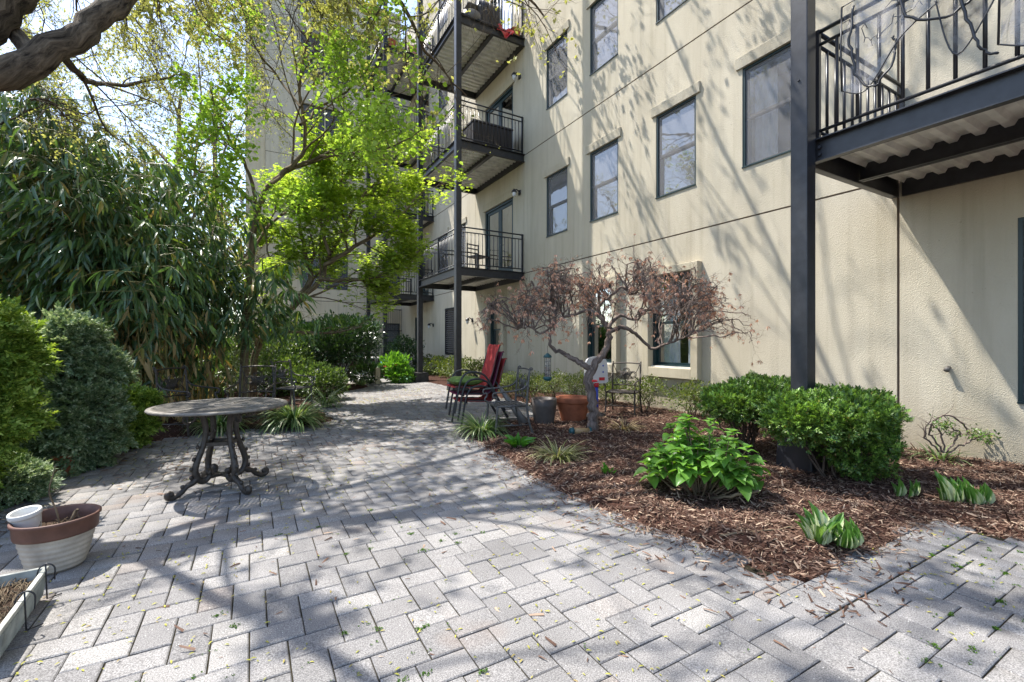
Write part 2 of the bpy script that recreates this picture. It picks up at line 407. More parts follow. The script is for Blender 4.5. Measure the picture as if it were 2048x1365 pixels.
M_toywhite = plain('toy_white', (.6, .6, .6), .4)
M_concrete = plain('dark_concrete', (.05, .047, .045), .85, 0, .3, .3, 8, .3, 50)
M_clear = None
def barkmat(name, c1, c2, sc=14, bump=.9):
    m, n, l, b, o = newmat(name); tc = N(n, 'ShaderNodeTexCoord')
    mp = N(n, 'ShaderNodeAttribute', attribute_name='bark')
    t = N(n, 'ShaderNodeTexNoise'); t.inputs['Scale'].default_value = sc; t.inputs['Detail'].default_value = 7; t.inputs['Roughness'].default_value = .7; t.inputs['Distortion'].default_value = .5; l.new(mp.outputs['Vector'], t.inputs[0])
    c = ramp(n, l, t.outputs['Fac'], [(.35, c1), (.65, c2)]); l.new(c, b.inputs['Base Color'])
    b.inputs['Roughness'].default_value = .9; b.inputs['Specular IOR Level'].default_value = .2
    bp = N(n, 'ShaderNodeBump'); bp.inputs['Strength'].default_value = bump; bp.inputs['Distance'].default_value = .03; l.new(t.outputs['Fac'], bp.inputs['Height']); l.new(bp.outputs[0], b.inputs['Normal'])
    return m
M_bark = barkmat('grey_bark', (.02, .015, .01), (.2, .155, .11), 26, 1)
M_bark2 = barkmat('brown_bark', (.07, .05, .032), (.26, .2, .13), 22, .5)
M_twig = barkmat('twig_bark', (.05, .035, .028), (.13, .095, .075), 30, .2)
M_maple = barkmat('maple_bark', (.075, .056, .048), (.26, .2, .17), 30, .5)
L_redbud = leafmat('redbud_leaf', [(0, (.18, .28, .04)), (.5, (.29, .41, .07)), (1, (.43, .53, .15))], .5, .5, .3, 1.5, (.88, 1, .42))
L_maple = leafmat('green_maple_leaf', [(0, (.16, .25, .035)), (.6, (.29, .4, .07)), (1, (.44, .53, .15))], .6, .5, .3, 1.5, (1, 1, .4))
L_bud = leafmat('spring_bud_leaf', [(0, (.26, .28, .08)), (1, (.44, .43, .17))], .45, .6, .2, 1.4, (1, 1, .6))
L_bamboo = leafmat('bamboo_leaf', [(0, (.04, .085, .035)), (.5, (.07, .14, .055)), (.8, (.11, .19, .06)), (.93, (.14, .2, .04)), (1, (.4, .28, .1))], .28, .3, .6, 1.6, (1, 1, .4))
L_dead = leafmat('dry_bamboo_leaf', [(0, (.25, .17, .07)), (1, (.5, .38, .2))], .3, .7, .2)
L_cyp = leafmat('cypress_spray', [(0, (.07, .13, .018)), (.6, (.18, .28, .04)), (1, (.4, .5, .12))], .3, .55, .3, 1.5, (1, 1, .4))
L_cypb = leafmat('blue_cypress_spray', [(0, (.08, .14, .06)), (.6, (.19, .27, .14)), (1, (.44, .5, .34))], .25, .5, .35, 1.4, (1, 1, .6))
L_yew = leafmat('yew_spray', [(0, (.03, .075, .014)), (.5, (.075, .15, .025)), (.93, (.16, .27, .045)), (1, (.25, .2, .06))], .2, .4, .5, 1.5, (1, 1, .4))
L_yewtip = leafmat('yew_new_tip', [(0, (.14, .28, .045)), (1, (.28, .44, .09))], .3, .4, .45, 1.4, (1, 1, .4))
L_rhodo = leafmat('dark_shrub_leaf', [(0, (.015, .04, .012)), (.7, (.035, .08, .02)), (1, (.08, .14, .04))], .15, .3, .6)
L_azal = leafmat('azalea_leaf', [(0, (.05, .08, .015)), (.6, (.11, .16, .03)), (1, (.22, .24, .06))], .3, .45, .4, 1.4, (1, 1, .4))
L_hyd = leafmat('hydrangea_leaf', [(0, (.07, .18, .025)), (1, (.18, .36, .06))], .35, .38, .5, 1.7, (1, 1, .35))
L_lir = leafmat('liriope_blade', [(0, (.05, .1, .03)), (.5, (.12, .2, .06)), (.85, (.3, .38, .18)), (1, (.42, .4, .24))], .3, .4, .5)
L_lirv = leafmat('variegated_blade', [(0, (.1, .13, .03)), (.5, (.24, .26, .1)), (1, (.5, .45, .28))], .3, .4, .4)
L_dry = leafmat('dried_maple_leaf', [(0, (.32, .15, .1)), (.6, (.56, .33, .23)), (1, (.72, .52, .4))], .3, .7, .2, 1.2, (1, .8, .6))
L_under = leafmat('undergrowth_leaf', [(0, (.03, .06, .015)), (.6, (.07, .12, .03)), (1, (.16, .22, .06))], .3, .4, .4)
def hostamat():
    m, n, l, b, o = newmat('hosta_leaf')
    tc = N(n, 'ShaderNodeTexCoord'); sx = N(n, 'ShaderNodeSeparateXYZ'); l.new(tc.outputs['Object'], sx.inputs[0])
    ab = N(n, 'ShaderNodeMath', operation='ABSOLUTE'); l.new(sx.outputs[0], ab.inputs[0])
    wv = N(n, 'ShaderNodeMath', operation='SINE'); ml = N(n, 'ShaderNodeMath', operation='MULTIPLY'); ml.inputs[1].default_value = 110; l.new(sx.outputs[0], ml.inputs[0]); l.new(ml.outputs[0], wv.inputs[0])
    mr = N(n, 'ShaderNodeMapRange'); l.new(ab.outputs[0], mr.inputs['Value']); mr.inputs['From Min'].default_value = .08; mr.inputs['From Max'].default_value = .105
    mx = N(n, 'ShaderNodeMix', data_type='RGBA'); l.new(mr.outputs[0], mx.inputs[0]); mx.inputs[6].default_value = (.09, .22, .04, 1); mx.inputs[7].default_value = (.55, .6, .36, 1)
    l.new(mx.outputs[2], b.inputs['Base Color']); b.inputs['Roughness'].default_value = .4
    bp = N(n, 'ShaderNodeBump'); bp.inputs['Strength'].default_value = .4; bp.inputs['Distance'].default_value = .02; l.new(wv.outputs[0], bp.inputs['Height']); l.new(bp.outputs[0], b.inputs['Normal'])
    t = N(n, 'ShaderNodeBsdfTranslucent'); t.inputs[0].default_value = (.25, .45, .06, 1); x = N(n, 'ShaderNodeMixShader'); x.inputs[0].default_value = .3
    l.new(b.outputs[0], x.inputs[1]); l.new(t.outputs[0], x.inputs[2]); l.new(x.outputs[0], o.inputs[0]); return m
L_hosta = hostamat()
def pavermat():
    m, n, l, b, o = newmat('concrete_paver'); g = N(n, 'ShaderNodeNewGeometry')
    base = ramp(n, l, islandrand(n, l), [(0, (.165, .16, .159)), (.4, (.2, .193, .19)), (.8, (.228, .22, .215)), (.94, (.26, .25, .24)), (1, (.21, .185, .17))])
    t = N(n, 'ShaderNodeTexNoise'); t.inputs['Scale'].default_value = 190; t.inputs['Detail'].default_value = 3; l.new(g.outputs['Position'], t.inputs[0])
    s1 = N(n, 'ShaderNodeMapRange'); l.new(t.outputs['Fac'], s1.inputs['Value']); s1.inputs['From Min'].default_value = .35; s1.inputs['From Max'].default_value = .65; s1.inputs['To Min'].default_value = .55; s1.inputs['To Max'].default_value = 1.45
    t2 = N(n, 'ShaderNodeTexNoise'); t2.inputs['Scale'].default_value = 2.2; t2.inputs['Detail'].default_value = 6; l.new(g.outputs['Position'], t2.inputs[0])
    s2 = N(n, 'ShaderNodeMapRange'); l.new(t2.outputs['Fac'], s2.inputs['Value']); s2.inputs['From Min'].default_value = .3; s2.inputs['From Max'].default_value = .7; s2.inputs['To Min'].default_value = .82; s2.inputs['To Max'].default_value = 1.12
    m1 = N(n, 'ShaderNodeMath', operation='MULTIPLY'); l.new(s1.outputs[0], m1.inputs[0]); l.new(s2.outputs[0], m1.inputs[1])
    v = N(n, 'ShaderNodeVectorMath', operation='SCALE'); l.new(base, v.inputs[0]); l.new(m1.outputs[0], v.inputs['Scale'])
    # rusty brown stains
    t3 = N(n, 'ShaderNodeTexNoise'); t3.inputs['Scale'].default_value = 1.7; t3.inputs['Detail'].default_value = 3; l.new(g.outputs['Position'], t3.inputs[0])
    s3 = N(n, 'ShaderNodeMapRange'); l.new(t3.outputs['Fac'], s3.inputs['Value']); s3.inputs['From Min'].default_value = .6; s3.inputs['From Max'].default_value = .75; s3.inputs['To Max'].default_value = .5
    mx = N(n, 'ShaderNodeMix', data_type='RGBA'); l.new(s3.outputs[0], mx.inputs[0]); l.new(v.outputs[0], mx.inputs[6]); mx.inputs[7].default_value = (.2, .15, .12, 1)
    # white grit
    vo = N(n, 'ShaderNodeTexVoronoi'); vo.inputs['Scale'].default_value = 70; l.new(g.outputs['Position'], vo.inputs[0])
    s4 = N(n, 'ShaderNodeMapRange'); l.new(vo.outputs['Distance'], s4.inputs['Value']); s4.inputs['From Min'].default_value = .09; s4.inputs['From Max'].default_value = .04
    mx2 = N(n, 'ShaderNodeMix', data_type='RGBA'); l.new(s4.outputs[0], mx2.inputs[0]); l.new(mx.outputs[2], mx2.inputs[6]); mx2.inputs[7].default_value = (.6, .58, .55, 1)
    l.new(mx2.outputs[2], b.inputs['Base Color']); b.inputs['Roughness'].default_value = .85; b.inputs['Specular IOR Level'].default_value = .3
    bp = N(n, 'ShaderNodeBump'); bp.inputs['Strength'].default_value = .35; bp.inputs['Distance'].default_value = .003; l.new(t.outputs['Fac'], bp.inputs['Height']); l.new(bp.outputs[0], b.inputs['Normal'])
    return m
M_paver = pavermat()
M_sand = plain('joint_sand', (.032, .028, .018), .95, 0, .1, .5, 25, .5, 80)
def chipmat(name, stops):
    m, n, l, b, o = newmat(name); c = ramp(n, l, islandrand(n, l), stops); l.new(c, b.inputs['Base Color']); b.inputs['Roughness'].default_value = .8; b.inputs['Specular IOR Level'].default_value = .25; return m
M_chip = chipmat('mulch_chip', [(0, (.045, .024, .017)), (.45, (.11, .062, .043)), (.8, (.2, .125, .09)), (1, (.46, .35, .25))])
M_mulch = plain('mulch', (.05, .025, .018), .95, 0, .1, .6, 30, 1, 50)
M_catkin = chipmat('fallen_catkin', [(0, (.2, .2, .035)), (.6, (.34, .33, .06)), (1, (.25, .18, .07))])
M_moss = leafmat('joint_moss', [(0, (.03, .08, .01)), (1, (.1, .2, .02))], .2, .8, .1)
# ------------------------------------------------------------------ ground, patio, beds
mb = MB(); mb.add([(-80, -40, -.06), (80, -40, -.06), (80, 120, -.06), (-80, 120, -.06)], [(0, 1, 2, 3)])
tag(mb.build('ground', M_ground), kind='structure')
PATIO = [(-1.25, -1.5), (-1.35, 2.6), (-1.5, 4.5), (-1.64, 5.91), (-1.45, 6.7), (-.99, 7.57), (0, 7.78), (.95, 7.72), (1.3, 8.1), (1.2, 9.6), (1.26, 11.2),
         (2.2, 12.5), (3.1, 13.6), (3.3, 16), (3.0, 23), (5.3, 23), (5.2, 16), (4.95, 14.9), (5.0, 12), (5.05, 9.5), (5.1, 7.6), (4.9, 6.95), (4.0, 6.55), (3.1, 6.45), (2.72, 6.2),
         (2.54, 5.54), (2.42, 4.6), (2.29, 3.31), (2.37, 2.23), (2.6, 1.35), (4.31, 1.36), (4.36, .9), (4.4, -1.5)]
BED_R = [(2.6, 1.35), (4.31, 1.36), (4.36, .9), (4.4, -1.6), (6.95, -1.6), (6.95, 23), (5.3, 23), (5.2, 16), (4.95, 14.9), (5.0, 12), (5.05, 9.5), (5.1, 7.6), (4.9, 6.95), (4.0, 6.55), (3.1, 6.45),
         (2.72, 6.2), (2.54, 5.54), (2.42, 4.6), (2.29, 3.31), (2.37, 2.23)]
BED_L = [(-1.25, -1.5), (-1.35, 2.6), (-1.5, 4.5), (-1.64, 5.91), (-1.45, 6.7), (-.99, 7.57), (0, 7.78), (.95, 7.72), (1.3, 8.1), (1.2, 9.6), (1.26, 11.2), (2.2, 12.5), (3.1, 13.6), (3.0, 14.8),
         (1.2, 14.8), (-3, 12.5), (-9, 12.5), (-9, -1.5)]
def inside(P, poly):
    P = np.asarray(P); x, y = P[..., 0], P[..., 1]; c = np.zeros(x.shape, bool)
    for i in range(len(poly)):
        (x0, y0), (x1, y1) = poly[i-1], poly[i]
        if y0 == y1: continue
        c ^= ((y0 > y) != (y1 > y)) & (x < (x1-x0)*(y-y0)/(y1-y0)+x0)
    return c
def edist(P, poly):
    P = np.asarray(P, float)[..., :2]; d = np.full(P.shape[:-1], 1e9)
    for i in range(len(poly)):
        a = np.array(poly[i-1]); b = np.array(poly[i]); ab = b-a; t = np.clip(((P-a)@ab)/max(ab@ab, 1e-9), 0, 1)
        d = np.minimum(d, np.linalg.norm(P-(a+t[..., None]*ab), axis=-1))
    return d
def wob(X, Y): return .5*np.sin(X*7.1+Y*3.3)+.5*np.sin(X*3.7-Y*8.3+1)+.4*np.sin(X*17+Y*13)
def bed_height(P, poly, top):
    d = edist(P, poly)*np.where(inside(P, poly), 1, -1)+.03*wob(P[..., 0]*1.7, P[..., 1]*1.7)
    t = np.clip((d+.02)/.28, 0, 1); t = t*t*(3-2*t)
    return np.where(d < -.06, -.05, -.02+(top+.02)*t+.014*wob(P[..., 0], P[..., 1])*t)
def bed(name, poly, x0, x1, y0, y1, st, top, parent=None):
    nx, ny = int((x1-x0)/st)+1, int((y1-y0)/st)+1
    X, Y = np.meshgrid(np.linspace(x0, x1, nx), np.linspace(y0, y1, ny), indexing='ij'); P = np.stack([X, Y], -1)
    Z = bed_height(P, poly, top)
    V = np.stack([X, Y, Z], -1).reshape(-1, 3)
    i, j = np.meshgrid(np.arange(nx-1), np.arange(ny-1), indexing='ij')
    F = np.stack([i*ny+j, (i+1)*ny+j, (i+1)*ny+j+1, i*ny+j+1], -1).reshape(-1, 4)
    keep = (V[F][:, :, 2] > -.045).any(1)
    return npmesh(name, V, F[keep], M_mulch, parent, True, 'structure')
bed('mulch_bed', BED_R, 2.1, 6.95, -1.6, 23, .06, .05)
bed('planting_bed', BED_L, -9, 3.2, -1.5, 14.9, .08, .03)
mb = MB(); mb.add([(-14, 14.6, -.03), (3.2, 14.6, -.03), (3.0, 24.0, -.03), (-14, 24.0, -.03)], [(0, 1, 2, 3)])
tag(mb.build('path', plain('pale_paving', (.3, .28, .25), .9, noise=.3, nscale=3)), kind='structure')

patio = MB()
patio.add([(x, y, -.009) for x, y in PATIO], [tuple(range(len(PATIO)))])
patio = tag(patio.build('patio', M_sand), kind='structure')
PW, PL = .145, .2175; gap = .0055; ch = .005
def paver_template():
    a, b = PW/2-gap/2, PL/2-gap/2
    vs = []
    for z, q in ((-.02, 0), (-.0045, 0), (0, ch)):
        vs += [(-a+q, -b+q, z), (a-q, -b+q, z), (a-q, b-q, z), (-a+q, b-q, z)]
    fs = [(8, 9, 10, 11)]
    for r in (0, 4): fs += [(r+k, r+(k+1) % 4, r+4+(k+1) % 4, r+4+k) for k in range(4)]
    return vs, fs
PT = paver_template()
centres = []
x0, y0 = 1.083, 1.71
for k in range(-160, 200):
    for m in range(-110, 110):
        ox, oy = x0+k*PW+m*PL, y0-k*PW+m*PL
        if ox < -3 or ox > 6.5 or oy < -3 or oy > 24: continue
        centres.append((ox+PL/2, oy-PW/2, 1)); centres.append((ox+PL+PW/2, oy-PW+PL/2, 0))
cc = np.array(centres)
keepm = inside(cc[:, :2], PATIO)
edge = edist(cc[:, :2], PATIO)
extra = inside(cc[:, :2], BED_R) & (edge < .12) & (cc[:, 1] > 1.6)
extra |= inside(cc[:, :2], BED_L) & (edge < .1)
cc = cc[keepm | extra]
for i in range(14):                                              # row of pavers set on end along the bed
    cc = np.vstack([cc, [2.36+.07+i*PW, 1.125+PL/2+.006, 0]])
# drop those touching the border row
b = (cc[:, 0] > 2.36) & (cc[:, 0] < 4.4) & (np.abs(cc[:, 1]-(1.125+PL/2)) < .17)
hh = np.where(cc[:, 2] == 1, PW/2, PL/2); isrow = np.arange(len(cc)) >= len(cc)-14
over = (~isrow) & (cc[:, 0] > 2.33) & (cc[:, 0] < 4.42) & (cc[:, 1]+hh > 1.14) & (cc[:, 1]-hh < 1.33)
wx = np.where(cc[:, 2] == 1, PL/2, PW/2)
over = (~isrow) & (cc[:, 0]+wx > 2.362) & (cc[:, 0]-wx < 4.385) & (cc[:, 1]+hh > 1.123) & (cc[:, 1]-hh < 1.345)
cut = cc[over]
cc = cc[~over]; ncc = len(cc)
ang = np.where(cc[:, 2] == 1, PI/2, 0)+rnd(ncc, -.007, .007)
ca, sa = np.cos(ang), np.sin(ang); R = np.zeros((ncc, 3, 3)); R[:, 0, 0] = ca; R[:, 0, 1] = -sa; R[:, 1, 0] = sa; R[:, 1, 1] = ca; R[:, 2, 2] = 1
R[:, 2, 0] = rnd(ncc, -.012, .012); R[:, 2, 1] = rnd(ncc, -.01, .01)
P = np.stack([cc[:, 0]+rnd(ncc, -.001, .001), cc[:, 1]+rnd(ncc, -.001, .001), rnd(ncc, -.0025, .002)], 1)
scatter('paver', PT, P, R, np.ones(ncc), M_paver, patio, nparts=300, partname='paver')
for c in cut:                                                    # pavers cut against the row
    hx, hy = (PL/2, PW/2) if c[2] == 1 else (PW/2, PL/2)
    xa, xb, ya, yb = c[0]-hx+gap/2, c[0]+hx-gap/2, c[1]-hy+gap/2, c[1]+hy-gap/2
    for xa_, xb_, ya_, yb_ in ((xa, xb, ya, min(yb, 1.121)), (xa, min(xb, 2.356), max(ya, 1.125), min(yb, 1.344)), (max(xa, 4.393), xb, max(ya, 1.125), min(yb, 1.344)), (xa, xb, max(ya, 1.348), yb)):
        if xb_-xa_ > .03 and yb_-ya_ > .03:
            q = MB(); q.box(xa_, xb_, ya_, yb_, -.02, 0); q.build('cut_paver', M_paver, patio, bevel=.004)

# mulch chips, denser near the camera
CHIP = ([(-.09, 0, 0), (.09, .05, .02), (.03, 1, .03), (-.05, .9, -.02), (0, .45, .09)], [(0, 1, 4), (1, 2, 4), (2, 3, 4), (3, 0, 4)])
def chips(name, poly, n, box, hpoly, top, spill=0.0, dens=lambda d: 1, smin=.015, smax=.06, parent=None):
    P = np.stack([rng.uniform(box[0], box[1], n), rng.uniform(box[2], box[3], n)], 1)
    ins = inside(P, poly); e = edist(P, poly)
    k = ins | ((e < spill) & (rng.random(n) < np.exp(-e/max(spill*.35, 1e-3))*.55))
    D = np.maximum(P@np.array([SY, CYW]), .8)
    k &= rng.random(n) < np.clip(dens(D), 0, 1)
    P = P[k]; n = len(P); Z = np.maximum(bed_height(P, hpoly, top), 0)+rnd(n, .001, .016)
    d = rdir(n); d[:, 2] *= .35; nn = rdir(n)*.5+np.array([0, 0, 1])
    return scatter(name, CHIP, np.column_stack([P, Z]), frames(d, nn), rng.uniform(smin, smax, n)*np.where(rng.random(n) < .04, 1.9, 1), M_chip, parent, kind='stuff')
chips('mulch', BED_R, 170000, (2.0, 6.95, -1.0, 8), BED_R, .05, .16, lambda D: (3.2/D)**1.3)
chips('leaf_litter', BED_L, 60000, (-5, 3.0, 1, 12), BED_L, .03, .1, lambda D: (3/D)**1.2)
# catkins and bits on the paving
CAT = ([(0, 0, 0), (-.14, .3, .1), (.14, .3, .1), (-.12, .7, .12), (.12, .7, .12), (0, 1, 0), (0, .5, .24)], [(0, 2, 6), (0, 6, 1), (1, 6, 3), (2, 4, 6), (3, 6, 5), (4, 5, 6)])
n = 15000; D = .9+rng.random(n)**.8*12; L_ = rnd(n, -1.1, 1.1)*D
P = np.stack([SY*D+CYW*L_, CYW*D-SY*L_], 1); k = inside(P, PATIO) & (rng.random(n) < .5+.5*np.sin(P[:, 0]*2.1)*np.sin(P[:, 1]*1.7)); P = P[k]; n = len(P)
snap = rng.random(n) < .45                                       # many collect in the joints
P[snap, 0] = np.round((P[snap, 0]-x0)/PW)*PW+x0+rnd(snap.sum(), -.006, .006)
d = rdir(n); d[:, 2] = 0
sc_ = rng.uniform(.016, .034, n)*(.7+.08*(P@np.array([SY, CYW])))
scatter('fallen_catkins', CAT, np.column_stack([P, np.full(n, .003)]), frames(d, np.tile([0, 0, 1.], (n, 1))), sc_, M_catkin)
n = 11000; D = 1.5+rng.random(n)*11; L_ = rnd(n, -.9, .9)*D; P = np.stack([SY*D+CYW*L_, CYW*D-SY*L_], 1); k = inside(P, PATIO) & ((P[:, 1] > 5.2) | (edist(P, BED_R) < .35) | (rng.random(n) < .06)); P = P[k]; n = len(P)
d = rdir(n); d[:, 2] *= .2
scatter('fallen_leaves', CHIP, np.column_stack([P, np.full(n, .004)]), frames(d, rdir(n)*.3+np.array([0, 0, 1])), rng.uniform(.02, .08, n), M_chip)
# white grit in the joints
n = 1500; D = 1.2+rng.random(n)**1.3*4; L_ = rnd(n, -1.1, 1.1)*D; P = np.stack([SY*D+CYW*L_, CYW*D-SY*L_], 1); P = P[inside(P, PATIO)]; n = len(P)
scatter('white_grit', ([(0, 0, 0), (1, 0, 0), (0, 1, 0), (.3, .3, .8)], [(0, 1, 3), (1, 2, 3), (2, 0, 3)]), np.column_stack([P, np.full(n, .001)]), frames(rdir(n)*[1, 1, 0]+1e-3, np.tile([0, 0, 1.], (n, 1))), rng.uniform(.002, .0045, n), M_white)
# moss and seedlings in the joints, mostly on the right
TUFT = ([(0, 0, 0), (-.5, .2, .7), (0, .9, .5), (0, 0, 0), (.6, -.1, .6), (.3, .7, .8), (0, 0, 0), (-.2, -.8, .6), (.5, -.5, .8)], [(0, 1, 2), (3, 4, 5), (6, 7, 8)])
cl = [(3.55, .75, .5), (4.0, .9, .4), (2.9, .45, .5), (1.9, .6, .7), (3.9, .3, .7), (1.0, 1.1, .5), (.6, 1.9, .5), (-.3, 2.0, .5), (.9, 3.0, .6), (2.4, .2, .5)]
PP = []
for cx_, cy_, s_ in cl:
    for _ in range(26):
        x, y = random.gauss(cx_, s_*.5), random.gauss(cy_, s_*.5)
        k_ = round((x-x0)/PW); m_ = x0+k_*PW
        if random.random() < .5: x = m_
        else: y = y0+round((y-y0)/PW)*PW
        for _ in range(random.choice((2, 4, 14))): PP.append((x+random.gauss(0, .012), y+random.gauss(0, .008), 0))
PP = np.array(PP); PP = PP[inside(PP, PATIO)]; n = len(PP)
scatter('moss', TUFT, PP, frames(rdir(n)*[1, 1, 0]+1e-3, np.tile([0, 0, 1.], (n, 1))), rng.uniform(.004, .011, n), M_moss)

# ------------------------------------------------------------------ the buildings
FX = 6.95
def screenmat():
    m, n, l, b, o = newmat('insect_screen'); b.inputs['Base Color'].default_value = (.2, .2, .21, 1); b.inputs['Roughness'].default_value = .7
    t = N(n, 'ShaderNodeBsdfTransparent'); x = N(n, 'ShaderNodeMixShader'); x.inputs[0].default_value = .52
    l.new(t.outputs[0], x.inputs[1]); l.new(b.outputs[0], x.inputs[2]); l.new(x.outputs[0], o.inputs[0]); return m
M_screen = screenmat()
LV = [3.32, 6.77, 10.2, 13.63]                                    # storey joints
def facade(name, fn, u0, u1, z1, holes, vj, parent, groove=.026, hj=LV, wm=None):
    """front of a wall as cells at different depths: wall 0, joints 14 mm, openings 0.7 m (dark room)"""
    us = {u0, u1}; zs = {-.1, z1}
    for a, b, c, d in holes: us |= {a, b}; zs |= {c, d}
    for j, wd in vj: us |= {j-wd/2, j+wd/2}
    for z in hj: zs |= {z-groove/2, z+groove/2}
    us = sorted(q for q in us if u0 <= q <= u1); zs = sorted(q for q in zs if q <= z1)
    D = np.zeros((len(us)-1, len(zs)-1))
    for i in range(len(us)-1):
        for j in range(len(zs)-1):
            uc, zc = (us[i]+us[i+1])/2, (zs[j]+zs[j+1])/2
            if any(a < uc < b and c < zc < d for a, b, c, d in holes): D[i, j] = .7
            elif any(abs(uc-q) < wd/2 for q, wd in vj) or any(abs(zc-z) < groove/2 for z in hj): D[i, j] = .014
    mb = MB(fn)
    def q(a, b, c, d, mat): mb.cur = mat; mb.add([a, b, c, d], [(0, 1, 2, 3)])
    for i in range(len(us)-1):
        for j in range(len(zs)-1):
            d = D[i, j]; a, b, c, e = us[i], us[i+1], zs[j], zs[j+1]
            q((a, d, c), (b, d, c), (b, d, e), (a, d, e), {0: 0, .014: 1, .7: 2}[round(float(d), 3)])
            if i+1 < len(us)-1 and D[i+1, j] != d:
                q((b, d, c), (b, D[i+1, j], c), (b, D[i+1, j], e), (b, d, e), 0)
            if j+1 < len(zs)-1 and D[i, j+1] != d:
                q((a, d, e), (b, d, e), (b, D[i, j+1], e), (a, D[i, j+1], e), 0)
    # ends, top and back give it thickness
    q((u0, 0, -.1), (u0, .8, -.1), (u0, .8, z1), (u0, 0, z1), 0); q((u1, 0, -.1), (u1, .8, -.1), (u1, .8, z1), (u1, 0, z1), 0)
    q((u0, 0, z1), (u1, 0, z1), (u1, .8, z1), (u0, .8, z1), 0); q((u0, .8, -.1), (u1, .8, -.1), (u1, .8, z1), (u0, .8, z1), 0)
    return mb.build(name, [wm or M_wall, M_joint, M_dark], parent)
def curtain(fn, u0, u1, z0, z1, d, parent, mat=None, waves=7):
    mb = MB(fn); n = 44; vs = []
    for i in range(n+1):
        u = u0+(u1-u0)*i/n; dd = d+.022*math.sin(i/n*waves*2*PI)+.01*math.sin(i*1.7)
        vs += [(u, dd, z0), (u, dd, z1)]
    mb.add(vs, [(2*i, 2*i+2, 2*i+3, 2*i+1) for i in range(n)]); return mb.build('curtain', mat or M_curt, parent, True)
def window(fn, u0, u1, z0, z1, parent, kind='curtain', lintel=True, surround=False, split=.5):
    fr = MB(fn); t = .035
    for a, b, c, d in ((u0, u0+t, z0, z1), (u1-t, u1, z0, z1), (u0+t, u1-t, z1-t, z1), (u0+t, u1-t, z0, z0+t)): fr.box(a, b, .012, .13, c, d)
    W = fr.build('window', M_green, parent)
    zm = z0+(z1-z0)*split; s = .045
    for (c, d, dep) in ((zm-.02, z1-t, .055), (z0+t, zm+.02, .092)):
        sb = MB(fn)
        for a, b, e, f in ((u0+t, u0+t+s, c, d), (u1-t-s, u1-t, c, d), (u0+t+s, u1-t-s, d-s, d), (u0+t+s, u1-t-s, c, c+s)): sb.box(a, b, dep, dep+.03, e, f)
        sb.build('sash', M_sash if not surround else M_green, W)
        g = MB(fn); g.add([(u0+t+s-.005, dep+.014, c+s-.005), (u1-t-s+.005, dep+.014, c+s-.005), (u1-t-s+.005, dep+.014, d-s+.005), (u0+t+s-.005, dep+.014, d-s+.005)], [(0, 1, 2, 3)])
        g.build('pane', M_glass, W)
    if not surround:
        sc = MB(fn); sc.add([(u0+t, .035, z0+t), (u1-t, .035, z0+t), (u1-t, .035, z1-t), (u0+t, .035, z1-t)], [(0, 1, 2, 3)]); sc.build('insect_screen', M_screen, W)
    if kind == 'curtain':
        m = (u0+u1)/2; curtain(fn, u0+.05, m-.16, z0+.04, z1-.04, .26, W, waves=4); curtain(fn, m+.05, u1-.05, z0+.04, z1-.04, .27, W, waves=4)
    elif kind == 'sheer': curtain(fn, u0+.03, u1-.03, z0+.04, z1-.04, .25, W)
    elif kind == 'blind':
        bl = MB(fn); zz = z1-.04
        while zz > z0+.35*(z1-z0): bl.box(u0+.05, u1-.05, .2, .215, zz-.035, zz); zz -= .042
        bl.build('blind', M_blind, W)
    if lintel:
        lb = MB(fn); e = .1; h = .2
        lb.add([(u0-e, 0, z1), (u1+e, 0, z1), (u1+e, -.035, z1), (u0-e, -.035, z1), (u0-e, 0, z1+h), (u1+e, 0, z1+h), (u1+e, -.055, z1+h-.02), (u0-e, -.055, z1+h-.02)],
               [(0, 1, 2, 3), (4, 7, 6, 5), (0, 4, 5, 1), (1, 5, 6, 2), (2, 6, 7, 3), (3, 7, 4, 0)])
        lb.build('lintel', M_wall, parent, bevel=.006)
    if surround:
        sb = MB(fn); e = .15; o_ = .13
        for a, b, c, d in ((u0-e, u0, z0-.2, z1+.14), (u1, u1+e, z0-.2, z1+.14), (u0, u1, z1, z1+.14), (u0, u1, z0-.2, z0-.012)): sb.box(a, b, -o_, -.001, c, d)
        sb.build('surround', M_trim, parent, bevel=.008)
        si = MB(fn); si.box(u0+.001, u1-.001, -.05, .02, z0-.012, z0+.012); si.build('sill', M_white, W)
    else:
        si = MB(fn); si.box(u0, u1, -.018, .012, z0-.001, z0+.02); si.build('sill', M_green, W)
    return W
